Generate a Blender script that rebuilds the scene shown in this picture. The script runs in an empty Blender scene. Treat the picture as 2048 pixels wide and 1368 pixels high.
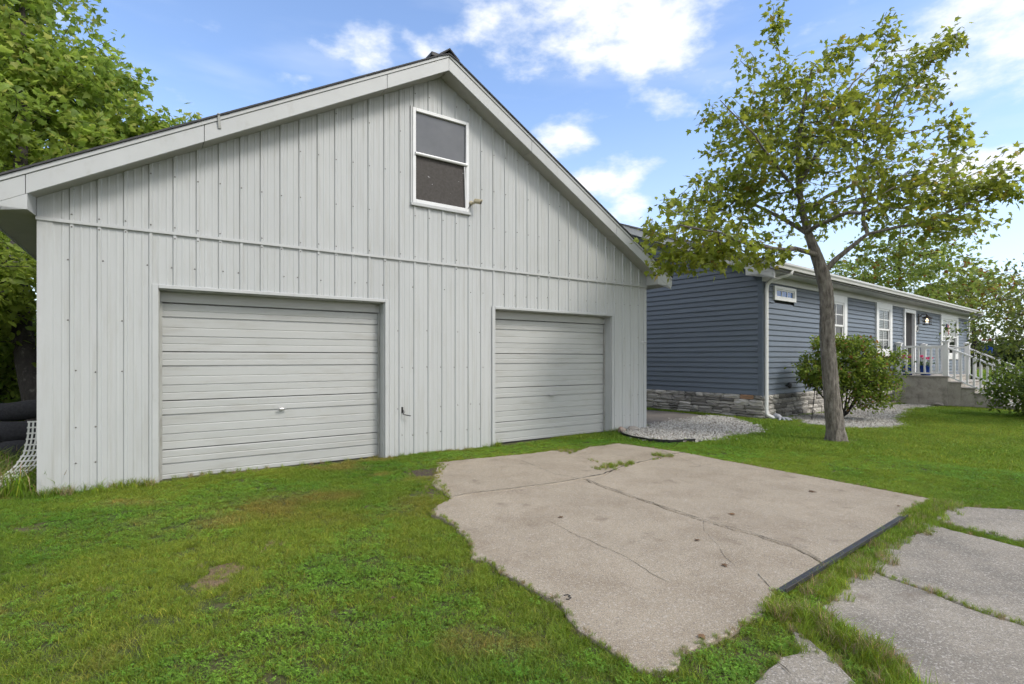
import bpy, bmesh, math, random
import numpy as np
from mathutils import Vector, Matrix, geometry
rng = np.random.default_rng(7)
random.seed(7)
R = math.radians
S = bpy.context.scene
COL = S.collection

# ------------------------------------------------------------------ camera
FPX, HORIZ, CAMH = 1050.0, 716.0, 1.42
cam = bpy.data.cameras.new('camera'); co = bpy.data.objects.new('camera', cam); COL.objects.link(co)
co.location = (0, 0, CAMH); co.rotation_euler = (R(90), 0, 0)
cam.sensor_width = 36; cam.lens = 36 * FPX / 2048; cam.shift_y = (HORIZ - 684) / 2048
cam.clip_end = 3000; cam.clip_start = 0.05
S.camera = co

# ------------------------------------------------------------------ sky, sun, exposure
SUN_EL, SUN_AZ = R(47), math.atan2(0.80, -0.45)          # azimuth measured from +Y towards +X
sun_dir = Vector((math.sin(SUN_AZ) * math.cos(SUN_EL), math.cos(SUN_AZ) * math.cos(SUN_EL), math.sin(SUN_EL)))
sl = bpy.data.lights.new('sun', 'SUN'); sl.energy = 2.1; sl.angle = R(17); sl.color = (1.0, 0.94, 0.86)
so = bpy.data.objects.new('sun', sl); COL.objects.link(so)
so.rotation_euler = sun_dir.to_track_quat('Z', 'Y').to_euler(); so.location = (10, -6, 20)
S.view_settings.view_transform = 'Standard'; S.view_settings.look = 'None'
S.view_settings.gamma = 1; S.view_settings.exposure = 0.5

W = bpy.data.worlds.new('World'); S.world = W; W.use_nodes = True
wn, wl = W.node_tree.nodes, W.node_tree.links
for n in list(wn): wn.remove(n)
def wnode(t, **k):
    n = wn.new(t)
    for a, b in k.items(): setattr(n, a, b)
    return n
wout = wnode('ShaderNodeOutputWorld'); wbg = wnode('ShaderNodeBackground'); wbg.inputs[1].default_value = 0.13
sky = wnode('ShaderNodeTexSky', sky_type='NISHITA', sun_disc=False)
sky.sun_elevation = SUN_EL; sky.sun_rotation = SUN_AZ; sky.air_density = 1.0; sky.dust_density = 0.6; sky.ozone_density = 1.4
tc = wnode('ShaderNodeTexCoord')
def wmath(op, a, b=None, c=None):
    n = wnode('ShaderNodeMath', operation=op)
    for i, v in enumerate((a, b, c)):
        if v is None: continue
        if isinstance(v, (int, float)): n.inputs[i].default_value = v
        else: wl.new(v, n.inputs[i])
    return n.outputs[0]
def pxdir(px, py): return Vector(((px - 1024) / FPX, 1, (HORIZ - py) / FPX)).normalized()
# cloud masses: those the photograph shows, and others of the same kind round the rest of the sky
blobs = [(pxdir(x, y), r, a) for x, y, r, a in [
    (1030, 35, .15, .72), (1170, 40, .20, 1.0), (1310, 60, .19, 1.05), (1250, -60, .24, 1.0),
    (740, 95, .085, .78), (838, 92, .06, .62), (700, 112, .07, .45),
    (1125, 285, .10, .80), (1205, 362, .11, .92), (1265, 425, .08, .6),
    (1895, 60, .13, .72), (2010, 70, .20, .95), (1420, 150, .10, .45), (1930, 335, .15, .8), (2040, 320, .12, .8), (30, 5, .09, .9), (1340, 190, .13, .36)]]
nz_w = wnode('ShaderNodeTexNoise'); nz_w.inputs['Scale'].default_value = 9; nz_w.inputs['Detail'].default_value = 3
wl.new(tc.outputs['Generated'], nz_w.inputs['Vector'])
warp = wnode('ShaderNodeVectorMath', operation='MULTIPLY_ADD'); wl.new(nz_w.outputs['Color'], warp.inputs[0])
warp.inputs[1].default_value = (.09, .09, .05); wl.new(tc.outputs['Generated'], warp.inputs[2])
warp2 = wnode('ShaderNodeVectorMath', operation='SUBTRACT'); wl.new(warp.outputs[0], warp2.inputs[0]); warp2.inputs[1].default_value = (.045, .045, .025)
stretch = wnode('ShaderNodeVectorMath', operation='MULTIPLY'); wl.new(warp2.outputs[0], stretch.inputs[0]); stretch.inputs[1].default_value = (1, 1, 2.0)
acc = None
for d, r, a in blobs:
    n = wnode('ShaderNodeVectorMath', operation='DISTANCE'); wl.new(stretch.outputs[0], n.inputs[0]); n.inputs[1].default_value = (d.x, d.y, d.z * 2.0)
    m = wnode('ShaderNodeMapRange', interpolation_type='SMOOTHSTEP'); wl.new(n.outputs['Value'], m.inputs[0])
    m.inputs[1].default_value = r * 1.1; m.inputs[2].default_value = 0; m.inputs[3].default_value = 0; m.inputs[4].default_value = a
    acc = m.outputs[0] if acc is None else wmath('MAXIMUM', acc, m.outputs[0])
nz1 = wnode('ShaderNodeTexNoise'); nz1.inputs['Scale'].default_value = 11; nz1.inputs['Detail'].default_value = 6; nz1.inputs['Roughness'].default_value = .58
st2 = wnode('ShaderNodeVectorMath', operation='MULTIPLY'); wl.new(tc.outputs['Generated'], st2.inputs[0]); st2.inputs[1].default_value = (1, 1, 2.0)
wl.new(st2.outputs[0], nz1.inputs['Vector'])
nzb = wnode('ShaderNodeTexNoise'); nzb.inputs['Scale'].default_value = 2.3; nzb.inputs['Detail'].default_value = 3; wl.new(tc.outputs['Generated'], nzb.inputs['Vector'])
fwd = wnode('ShaderNodeVectorMath', operation='DOT_PRODUCT'); wl.new(tc.outputs['Generated'], fwd.inputs[0]); fwd.inputs[1].default_value = (0, .93, .37)
fld = wnode('ShaderNodeMapRange', interpolation_type='SMOOTHSTEP'); wl.new(fwd.outputs['Value'], fld.inputs[0])
fld.inputs[1].default_value = .72; fld.inputs[2].default_value = .2; fld.inputs[3].default_value = 0; fld.inputs[4].default_value = 1
acc = wmath('MAXIMUM', acc, wmath('MULTIPLY', wmath('MULTIPLY_ADD', nzb.outputs[0], 2.2, -.25), fld.outputs[0]))
dens = wmath('ADD', acc, wmath('MULTIPLY', wmath('SUBTRACT', nz1.outputs[0], .5), 2.1))
cm = wnode('ShaderNodeMapRange', interpolation_type='SMOOTHSTEP'); wl.new(dens, cm.inputs[0])
cm.inputs[1].default_value = .12; cm.inputs[2].default_value = 1.05; cm.inputs[3].default_value = 0; cm.inputs[4].default_value = 1
# thin high veil
nz2 = wnode('ShaderNodeTexNoise'); nz2.inputs['Scale'].default_value = 3.2; nz2.inputs['Detail'].default_value = 4
st3 = wnode('ShaderNodeVectorMath', operation='MULTIPLY'); wl.new(tc.outputs['Generated'], st3.inputs[0]); st3.inputs[1].default_value = (1, 1, 4.5)
wl.new(st3.outputs[0], nz2.inputs['Vector'])
vm = wnode('ShaderNodeMapRange', interpolation_type='SMOOTHSTEP'); wl.new(nz2.outputs[0], vm.inputs[0])
vm.inputs[1].default_value = .45; vm.inputs[2].default_value = .8; vm.inputs[3].default_value = .0; vm.inputs[4].default_value = .32
# haze towards the horizon
sep = wnode('ShaderNodeSeparateXYZ'); wl.new(tc.outputs['Generated'], sep.inputs[0])
hz = wnode('ShaderNodeMapRange', interpolation_type='SMOOTHSTEP'); wl.new(sep.outputs[2], hz.inputs[0])
hz.inputs[1].default_value = .46; hz.inputs[2].default_value = -.05; hz.inputs[3].default_value = .0; hz.inputs[4].default_value = .62
cov = wmath('MAXIMUM', cm.outputs[0], wmath('MAXIMUM', vm.outputs[0], hz.outputs[0]))
tint = wnode('ShaderNodeMix', data_type='RGBA', blend_type='MULTIPLY'); tint.inputs[0].default_value = 1
wl.new(sky.outputs[0], tint.inputs[6]); tint.inputs[7].default_value = (1.50, 1.52, 1.62, 1)
cloudcol = wnode('ShaderNodeMix', data_type='RGBA')
cloudcol.inputs[6].default_value = (5.2, 5.7, 6.4, 1); cloudcol.inputs[7].default_value = (6.5, 6.5, 6.5, 1)
wl.new(cm.outputs[0], cloudcol.inputs[0])
skymix = wnode('ShaderNodeMix', data_type='RGBA'); wl.new(cov, skymix.inputs[0]); wl.new(tint.outputs[2], skymix.inputs[6]); wl.new(cloudcol.outputs[2], skymix.inputs[7])
wl.new(skymix.outputs[2], wbg.inputs[0]); wl.new(wbg.outputs[0], wout.inputs[0])
W.cycles.sampling_method = 'MANUAL'; W.cycles.sample_map_resolution = 512
S.cycles.adaptive_threshold = .03; S.cycles.adaptive_min_samples = 20; S.cycles.max_bounces = 5; S.cycles.diffuse_bounces = 2; S.cycles.glossy_bounces = 2; S.cycles.transmission_bounces = 4; S.cycles.transparent_max_bounces = 8

# ------------------------------------------------------------------ helpers: scene objects
def link(o, parent=None):
    COL.objects.link(o)
    if parent is not None: o.parent = parent
    return o
def thing(name, label, cat, loc=(0, 0, 0), rz=0, group=None):
    o = bpy.data.objects.new(name, None); o.empty_display_size = .2; link(o)
    o.location = loc; o.rotation_euler = (0, 0, rz)
    return tag(o, label, cat, group)
def tag(o, label=None, cat=None, group=None, kind=None):
    if label: o['label'] = label
    if cat: o['category'] = cat
    if group: o['group'] = group
    if kind: o['kind'] = kind
    return o
class MB:
    def __init__(s): s.v = []; s.f = []
    def add(s, v, f):
        b = len(s.v); s.v += [tuple(p) for p in v]; s.f += [tuple(i + b for i in q) for q in f]; return s
    def box(s, x0, x1, y0, y1, z0, z1):
        return s.add([(x0, y0, z0), (x1, y0, z0), (x1, y1, z0), (x0, y1, z0), (x0, y0, z1), (x1, y0, z1), (x1, y1, z1), (x0, y1, z1)],
                     [(0, 3, 2, 1), (4, 5, 6, 7), (0, 1, 5, 4), (1, 2, 6, 5), (2, 3, 7, 6), (3, 0, 4, 7)])
    def hexa(s, a, b):      # two quads (lists of four points), joined
        return s.add(list(a) + list(b), [(3, 2, 1, 0), (4, 5, 6, 7), (0, 1, 5, 4), (1, 2, 6, 5), (2, 3, 7, 6), (3, 0, 4, 7)])
    def prism(s, poly, axis, a, b):
        n = len(poly)
        def p3(p, t): return (t, p[0], p[1]) if axis == 'x' else ((p[0], t, p[1]) if axis == 'y' else (p[0], p[1], t))
        tri = geometry.tessellate_polygon([[Vector((p[0], p[1], 0)) for p in poly]])
        v = [p3(p, a) for p in poly] + [p3(p, b) for p in poly]
        f = [t for t in tri] + [tuple(i + n for i in reversed(t)) for t in tri] + [(i, (i + 1) % n, n + (i + 1) % n, n + i) for i in range(n)]
        return s.add(v, f)
    def tube(s, pts, rad, n=8, cap=True, squash=None):
        pts = [Vector(p) for p in pts]; m = len(pts)
        if not hasattr(rad, '__len__'): rad = [rad] * m
        b = len(s.v); ref = None
        for i, p in enumerate(pts):
            t = (pts[min(i + 1, m - 1)] - pts[max(i - 1, 0)]).normalized()
            if ref is None:
                ref = Vector((0, 0, 1)) if abs(t.z) < .9 else Vector((1, 0, 0))
            e1 = (ref - t * ref.dot(t)).normalized(); e2 = t.cross(e1); ref = e1
            for k in range(n):
                a = 2 * math.pi * k / n
                s.v.append(tuple(p + (e1 * math.cos(a) + e2 * math.sin(a)) * rad[i]))
        for i in range(m - 1):
            for k in range(n):
                s.f.append((b + i * n + k, b + i * n + (k + 1) % n, b + (i + 1) * n + (k + 1) % n, b + (i + 1) * n + k))
        if cap:
            s.f.append(tuple(b + k for k in reversed(range(n)))); s.f.append(tuple(b + (m - 1) * n + k for k in range(n)))
        return s
    def lathe(s, prof, n=16, c=(0, 0, 0)):
        b = len(s.v)
        for r, z in prof:
            for k in range(n):
                a = 2 * math.pi * k / n; s.v.append((c[0] + r * math.cos(a), c[1] + r * math.sin(a), c[2] + z))
        for i in range(len(prof) - 1):
            for k in range(n): s.f.append((b + i * n + k, b + i * n + (k + 1) % n, b + (i + 1) * n + (k + 1) % n, b + (i + 1) * n + k))
        return s
    def mesh(s, name, bevel=0, smooth=False, seg=1):
        me = bpy.data.meshes.new(name); me.from_pydata(s.v, [], s.f)
        bm = bmesh.new(); bm.from_mesh(me)
        bmesh.ops.recalc_face_normals(bm, faces=bm.faces)
        if bevel:
            es = [e for e in bm.edges if len(e.link_faces) == 2 and e.calc_face_angle(0) > .5]
            bmesh.ops.bevel(bm, geom=es, offset=bevel, segments=seg, affect='EDGES', clamp_overlap=True)
        bm.to_mesh(me); bm.free()
        if smooth: me.polygons.foreach_set('use_smooth', [True] * len(me.polygons))
        return me
    def build(s, name, mat, parent=None, bevel=0, smooth=False, label=None):
        me = s.mesh(name, bevel, smooth); me.materials.append(mat)
        o = bpy.data.objects.new(name, me); link(o, parent)
        if label: o['label'] = label
        return o
def npmesh(name, V, F, mat, cols=None, smooth=False):
    """V (n,3), F (m,k) arrays of one face size"""
    me = bpy.data.meshes.new(name); V = np.asarray(V, np.float32); F = np.asarray(F, np.int32)
    m, k = F.shape
    me.vertices.add(len(V)); me.vertices.foreach_set('co', V.ravel())
    me.loops.add(m * k); me.loops.foreach_set('vertex_index', F.ravel())
    me.polygons.add(m); me.polygons.foreach_set('loop_start', np.arange(0, m * k, k, dtype=np.int32))
    if smooth: me.polygons.foreach_set('use_smooth', np.ones(m, bool))
    if cols is not None:
        at = me.attributes.new('tone', 'FLOAT_COLOR', 'POINT')
        at.data.foreach_set('color', np.c_[cols, np.ones(len(cols))].astype(np.float32).ravel())
    me.update(); me.validate(); me.materials.append(mat)
    return me

# ------------------------------------------------------------------ helpers: materials
def mat(name, c1, c2=None, rough=.6, scale=3.0, detail=6, stretch=(1, 1, 1), bump=0, bscale=60, bstretch=(1, 1, 1), bdist=.004,
        spec=.5, metal=0, rand=0, dirt=None, grain=0, gscale=400):
    m = bpy.data.materials.new(name); m.use_nodes = True
    N, L = m.node_tree.nodes, m.node_tree.links
    B = N['Principled BSDF']; B.inputs['Roughness'].default_value = rough; B.inputs['Metallic'].default_value = metal
    B.inputs['Specular IOR Level'].default_value = spec
    t = N.new('ShaderNodeTexCoord')
    def vec(st):
        mp = N.new('ShaderNodeVectorMath'); mp.operation = 'MULTIPLY'; L.new(t.outputs['Object'], mp.inputs[0]); mp.inputs[1].default_value = st
        if rand:
            oi = N.new('ShaderNodeObjectInfo'); sc = N.new('ShaderNodeMath'); sc.operation = 'MULTIPLY'; sc.inputs[1].default_value = 37
            L.new(oi.outputs['Random'], sc.inputs[0]); ad = N.new('ShaderNodeVectorMath'); ad.operation = 'ADD'
            L.new(mp.outputs[0], ad.inputs[0]); L.new(sc.outputs[0], ad.inputs[1]); return ad.outputs[0]
        return mp.outputs[0]
    def noise(sc, st, det=6, ro=.6):
        n = N.new('ShaderNodeTexNoise'); n.inputs['Scale'].default_value = sc; n.inputs['Detail'].default_value = det; n.inputs['Roughness'].default_value = ro
        L.new(vec(st), n.inputs['Vector']); return n.outputs[0]
    def mix(fac, a, b, bt='MIX'):
        x = N.new('ShaderNodeMix'); x.data_type = 'RGBA'; x.blend_type = bt
        for i, v in ((0, fac), (6, a), (7, b)):
            if isinstance(v, (int, float)): x.inputs[i].default_value = v
            elif isinstance(v, tuple): x.inputs[i].default_value = (*v[:3], 1)
            else: L.new(v, x.inputs[i])
        return x.outputs[2]
    def ramp(v, a, b, lo=0, hi=1):
        x = N.new('ShaderNodeMapRange'); L.new(v, x.inputs[0]); x.inputs[1].default_value = a; x.inputs[2].default_value = b
        x.inputs[3].default_value = lo; x.inputs[4].default_value = hi; return x.outputs[0]
    if c2 is None: c2 = tuple(v * .82 for v in c1)
    col = mix(ramp(noise(scale, stretch, detail), .3, .7), c1, c2)
    if dirt:      # (colour, scale, stretch, lo, hi, amount)
        col = mix(ramp(noise(dirt[1], dirt[2], 8, .65), dirt[3], dirt[4], 0, dirt[5]), col, dirt[0])
    if grain: col = mix(grain, col, mix(ramp(noise(gscale, (1, 1, 1), 3, .7), .3, .7), (0, 0, 0), (1, 1, 1)), 'OVERLAY')
    if rand:
        oi = N.new('ShaderNodeObjectInfo'); hs = N.new('ShaderNodeHueSaturation'); L.new(col, hs.inputs['Color'])
        L.new(ramp(oi.outputs['Random'], 0, 1, 1 - rand, 1 + rand), hs.inputs['Value']); col = hs.outputs[0]
    L.new(col, B.inputs['Base Color'])
    if bump:
        bp = N.new('ShaderNodeBump'); bp.inputs['Strength'].default_value = bump; bp.inputs['Distance'].default_value = bdist
        L.new(noise(bscale, bstretch, 6, .65), bp.inputs['Height']); L.new(bp.outputs[0], B.inputs['Normal'])
    m['h'] = 1
    return m
def leafmat(name, rough=.5, trans=.55, instancer=False):
    m = bpy.data.materials.new(name); m.use_nodes = True
    N, L = m.node_tree.nodes, m.node_tree.links
    B = N['Principled BSDF']; B.inputs['Roughness'].default_value = rough; B.inputs['Specular IOR Level'].default_value = .35
    a = N.new('ShaderNodeAttribute'); a.attribute_name = 'tone'
    if instancer: a.attribute_type = 'INSTANCER'
    col = a.outputs['Color']
    if instancer:
        b = N.new('ShaderNodeAttribute'); b.attribute_name = 'blade'
        x = N.new('ShaderNodeMix'); x.data_type = 'RGBA'; x.blend_type = 'MULTIPLY'; x.inputs[0].default_value = 1
        L.new(col, x.inputs[6]); L.new(b.outputs['Color'], x.inputs[7]); col = x.outputs[2]
    L.new(col, B.inputs['Base Color'])
    t = N.new('ShaderNodeBsdfTranslucent'); hs = N.new('ShaderNodeHueSaturation'); hs.inputs['Value'].default_value = 1.5; hs.inputs['Hue'].default_value = .485
    L.new(col, hs.inputs['Color']); L.new(hs.outputs[0], t.inputs['Color'])
    x = N.new('ShaderNodeMixShader'); x.inputs[0].default_value = trans
    L.new(B.outputs[0], x.inputs[1]); L.new(t.outputs[0], x.inputs[2]); L.new(x.outputs[0], N['Material Output'].inputs[0])
    return m
def glassmat(name, tintc=(.9, .95, 1), refl=1.5):
    m = bpy.data.materials.new(name); m.use_nodes = True
    N, L = m.node_tree.nodes, m.node_tree.links; N.remove(N['Principled BSDF'])
    t = N.new('ShaderNodeBsdfTransparent'); t.inputs[0].default_value = (*tintc, 1)
    g = N.new('ShaderNodeBsdfGlossy'); g.inputs['Roughness'].default_value = .02; g.inputs[0].default_value = (.9, .9, .9, 1)
    fr = N.new('ShaderNodeFresnel'); fr.inputs[0].default_value = refl
    x = N.new('ShaderNodeMixShader'); L.new(fr.outputs[0], x.inputs[0]); L.new(t.outputs[0], x.inputs[1]); L.new(g.outputs[0], x.inputs[2])
    L.new(x.outputs[0], N['Material Output'].inputs[0]); return m

M = {}
M['panel'] = mat('painted_steel', (.465, .48, .48), (.415, .43, .432), rough=.36, scale=.9, stretch=(1, 1, .25), bump=.3, bscale=2.2, bstretch=(1, 1, .5), bdist=.03,
                 dirt=((.30, .29, .25), 9, (1.6, 1, .10), .50, .86, .6), spec=.5)
M['doorpanel'] = mat('painted_door', (.455, .465, .458), (.405, .415, .408), rough=.4, scale=1.3, stretch=(.4, 1, 1),
                     dirt=((.27, .25, .21), 4, (.5, 1, 3), .50, .88, .55), bump=.1, bscale=3, bdist=.01)
M['trim'] = mat('painted_trim', (.465, .48, .48), (.415, .428, .428), rough=.4, scale=2, dirt=((.30, .28, .24), 6, (1, 1, .6), .58, .85, .55))
M['soffit'] = mat('soffit_metal', (.40, .395, .37), (.35, .345, .32), rough=.55, scale=2.5, dirt=((.25, .23, .20), 3, (1, 1, 1), .5, .85, .5))
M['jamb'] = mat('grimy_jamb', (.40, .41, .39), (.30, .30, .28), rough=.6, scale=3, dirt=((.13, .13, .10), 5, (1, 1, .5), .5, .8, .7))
M['screw'] = mat('screw_steel', (.20, .19, .18), rough=.5, metal=.3)
M['steel'] = mat('galvanised', (.5, .5, .5), rough=.35, metal=.8)
M['black'] = mat('black_iron', (.015, .015, .016), rough=.5)
M['shingle'] = mat('asphalt_shingle', (.045, .046, .05), (.075, .075, .08), rough=.9, scale=14, bump=.6, bscale=160, bdist=.006, grain=.3)
M['shingle_red'] = mat('shingle_edge', (.05, .035, .035), (.10, .03, .03), rough=.9, scale=3)
M['screen'] = mat('window_screen', (.085, .09, .10), (.12, .125, .135), rough=.16, scale=2, spec=.9, bump=.05, bscale=3, bdist=.02)
M['alu'] = mat('mill_aluminium', (.72, .73, .73), (.62, .63, .63), rough=.35, metal=.1)
M['siding'] = mat('blue_vinyl', (.132, .158, .192), (.12, .144, .176), rough=.45, scale=2, stretch=(.3, .3, 4), bump=.12, bscale=30, bstretch=(.2, .2, 3), rand=.05, spec=.35)
M['vinyl'] = mat('white_vinyl', (.78, .78, .765), (.74, .74, .73), rough=.4, scale=3)
M['gutter'] = mat('gutter_white', (.58, .58, .56), (.53, .53, .51), rough=.4, scale=2)
M['stone'] = mat('ledge_stone', (.42, .395, .355), (.30, .285, .265), rough=.85, scale=5, bump=.9, bscale=22, bdist=.012, rand=.6)
M['stone_warm'] = mat('rust_stone', (.40, .22, .12), (.22, .15, .10), rough=.85, scale=7, bump=.9, bscale=22, bdist=.012)
M['mortar'] = mat('mortar', (.12, .115, .11), rough=.95, scale=12, bump=.5, bscale=60)
M['door_red'] = mat('maroon_door', (.11, .03, .03), (.09, .025, .025), rough=.45)
M['interior'] = mat('dark_backing', (.022, .022, .024), rough=.9)  # near-black backing; behind window glass it paints the room's shade
M['blind'] = mat('blind', (.6, .6, .58), rough=.6)
M['glass'] = glassmat('window_glass')
M['bluepot'] = mat('blue_glaze', (.012, .055, .30), (.01, .045, .24), rough=.2)
M['lantern'] = mat('bronze', (.025, .018, .014), rough=.45, metal=.4)
M['porch'] = mat('porch_concrete', (.47, .44, .39), (.31, .29, .255), rough=.9, scale=2.2, bump=.5, bscale=40, bdist=.008, dirt=((.07, .065, .06), 5, (1, 1, .8), .48, .75, .7), grain=.25, gscale=90)
M['tread'] = mat('tread_concrete', (.40, .375, .34), (.33, .31, .28), rough=.9, scale=5, bump=.3, bscale=60)
M['patio'] = mat('stained_patio', (.20, .175, .15), (.12, .11, .10), rough=.8, scale=1.6, stretch=(1, 2.5, 1), bump=.3, bscale=30, grain=.2, gscale=60)
M['edging'] = mat('plastic_edging', (.012, .012, .012), rough=.45)
M['rail_iron'] = mat('weathered_steel', (.060, .064, .075), (.04, .04, .042), rough=.55, scale=9, dirt=((.10, .07, .05), 14, (1, 1, 1), .5, .75, .6), metal=.3)
M['fabric'] = mat('black_fabric', (.012, .012, .014), (.03, .03, .034), rough=.95, scale=40, bump=.8, bscale=90, bdist=.01)
M['lattice'] = mat('white_plastic', (.62, .62, .58), (.5, .5, .46), rough=.5, scale=9)
M['rock'] = mat('pink_rock', (.33, .22, .17), (.30, .27, .24), rough=.85, scale=9, bump=.8, bscale=25, bdist=.01)
M['greyrock'] = mat('grey_rock', (.22, .20, .18), (.30, .28, .25), rough=.85, scale=9, bump=.8, bscale=25, bdist=.01)
M['weather_camera'] = mat('yellowed_plastic', (.45, .40, .28), (.36, .32, .22), rough=.5)
M['spout'] = mat('grey_resin', (.33, .34, .37), (.26, .27, .30), rough=.5, scale=12, bump=.5, bscale=40)
M['leaf'] = leafmat('leaf_green')
M['grassblade'] = leafmat('grass_blade', rough=.6, trans=.3, instancer=True)
M['pebble'] = leafmat('pebble', rough=.8, trans=.0, instancer=True)

def barkmat(name, c1, c2, bs=18):
    return mat(name, c1, c2, rough=.92, scale=26, stretch=(1, 1, .22), bump=1.0, bscale=bs, bstretch=(1, 1, .25), bdist=.035,
               dirt=((.30, .29, .25), 9, (1, 1, .6), .58, .72, .5))
M['bark'] = barkmat('maple_bark', (.27, .245, .21), (.06, .05, .042), 30)
M['darkbark'] = barkmat('dark_bark', (.055, .048, .042), (.025, .022, .02))

def speck_material():        # dark hardboard with dabs and scrapes of white paint
    m = mat('flecked_hardboard', (.040, .035, .031), (.062, .056, .052), rough=.75, scale=30, bump=.2, bscale=80)
    N, L = m.node_tree.nodes, m.node_tree.links; B = N['Principled BSDF']; src = B.inputs['Base Color'].links[0].from_socket
    t = N.new('ShaderNodeTexCoord'); mp = N.new('ShaderNodeMapping'); L.new(t.outputs['Object'], mp.inputs[0]); mp.inputs['Rotation'].default_value = (0, .5, 0); mp.inputs['Scale'].default_value = (7, 1, 22)
    n = N.new('ShaderNodeTexNoise'); n.inputs['Scale'].default_value = 1.5; n.inputs['Detail'].default_value = 5; L.new(mp.outputs[0], n.inputs[0])
    r = N.new('ShaderNodeMapRange'); L.new(n.outputs[0], r.inputs[0]); r.inputs[1].default_value = .69; r.inputs[2].default_value = .72
    x = N.new('ShaderNodeMix'); x.data_type = 'RGBA'; L.new(r.outputs[0], x.inputs[0]); L.new(src, x.inputs[6]); x.inputs[7].default_value = (.55, .55, .55, 1)
    L.new(x.outputs[2], B.inputs['Base Color']); return m
M['hardboard'] = speck_material()

def concrete_material(name, a, b, dark, agg):
    m = mat(name, a, b, rough=.9, scale=1.1, dirt=(dark, 1.7, (1, 1, 1), .46, .76, .75), bump=.55, bscale=110, bdist=.006, grain=.5, gscale=170)
    N, L = m.node_tree.nodes, m.node_tree.links; B = N['Principled BSDF']; src = B.inputs['Base Color'].links[0].from_socket
    t = N.new('ShaderNodeTexCoord'); v = N.new('ShaderNodeTexVoronoi'); v.inputs['Scale'].default_value = 140; L.new(t.outputs['Object'], v.inputs[0])
    hsv = N.new('ShaderNodeSeparateColor'); L.new(v.outputs['Color'], hsv.inputs[0])
    r = N.new('ShaderNodeMapRange'); L.new(hsv.outputs[0], r.inputs[0]); r.inputs[1].default_value = .80; r.inputs[2].default_value = .9; r.inputs[4].default_value = agg
    x = N.new('ShaderNodeMix'); x.data_type = 'RGBA'; L.new(r.outputs[0], x.inputs[0]); L.new(src, x.inputs[6]); x.inputs[7].default_value = (.50, .47, .43, 1)
    r2 = N.new('ShaderNodeMapRange'); L.new(hsv.outputs[1], r2.inputs[0]); r2.inputs[1].default_value = .84; r2.inputs[2].default_value = .92; r2.inputs[4].default_value = agg
    y = N.new('ShaderNodeMix'); y.data_type = 'RGBA'; L.new(r2.outputs[0], y.inputs[0]); L.new(x.outputs[2], y.inputs[6]); y.inputs[7].default_value = (.10, .095, .09, 1)
    # oil spots and rust-brown blotches
    nz = N.new('ShaderNodeTexNoise'); nz.inputs['Scale'].default_value = 3.1; nz.inputs['Detail'].default_value = 5; L.new(t.outputs['Object'], nz.inputs[0])
    r3 = N.new('ShaderNodeMapRange'); L.new(nz.outputs[0], r3.inputs[0]); r3.inputs[1].default_value = .62; r3.inputs[2].default_value = .74; r3.inputs[4].default_value = .6
    w = N.new('ShaderNodeMix'); w.data_type = 'RGBA'; L.new(r3.outputs[0], w.inputs[0]); L.new(y.outputs[2], w.inputs[6]); w.inputs[7].default_value = (.13, .10, .075, 1)
    L.new(w.outputs[2], B.inputs['Base Color']); return m
M['concrete'] = concrete_material('broom_concrete', (.325, .275, .208), (.268, .226, .17), (.175, .132, .088), .42)
M['concrete_old'] = concrete_material('worn_concrete', (.29, .258, .21), (.215, .192, .158), (.085, .078, .068), .5)

# ------------------------------------------------------------------ ground: one sheet
def gpt(px, py, z=0.0):
    Y = FPX * (CAMH - z) / (py - HORIZ); return ((px - 1024) / FPX * Y, Y)
def gz(x, y):
    """height of the lawn (numpy friendly): level by the garage, falling gently past the tree"""
    x = np.asarray(x, float); y = np.asarray(y, float)
    t = np.clip((x - 4.5) / 9, 0, 1); t = t * t * (3 - 2 * t)
    near = np.clip(1 - np.hypot(x, y) / 30, 0, 1)
    bumps = (.012 * np.sin(x * 2.1 + 1.3 * y) + .010 * np.sin(3.3 * y - 1.1 * x + 1) + .007 * np.sin(5.1 * x + 4.3 * y)) * near
    left = np.clip((-3.2 - x) / 2.5, 0, 1) * .05 * near
    return -.15 * t * np.clip((y - 5) / 5, 0, 1) + bumps + left - .012
def lawn_material():
    m = mat('lawn_soil', (.050, .064, .014), (.075, .078, .020), rough=.95, scale=2.5, bump=.8, bscale=40, bdist=.03, dirt=((.13, .095, .05), 1.3, (1, 1, 1), .52, .66, .8), grain=.3, gscale=60)
    return m
M['lawn'] = lawn_material()
def sheet():
    xs = np.unique(np.r_[-1500, -700, -300, -120, -60, -40, np.arange(-30, 30.1, .3), 40, 60, 120, 300, 700, 1500])
    ys = np.unique(np.r_[-300, -100, -30, -10, np.arange(-4, 30.1, .3), 40, 60, 120, 300, 700, 1500, 2500])
    X, Y = np.meshgrid(xs, ys); Z = gz(X, Y)
    V = np.c_[X.ravel(), Y.ravel(), Z.ravel()]; nx = len(xs)
    i, j = np.meshgrid(np.arange(nx - 1), np.arange(len(ys) - 1)); a = (j * nx + i).ravel()
    F = np.c_[a, a + 1, a + nx + 1, a + nx]
    o = bpy.data.objects.new('lawn', npmesh('lawn', V, F, M['lawn'], smooth=True)); link(o); tag(o, kind='structure')
sheet()

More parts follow.
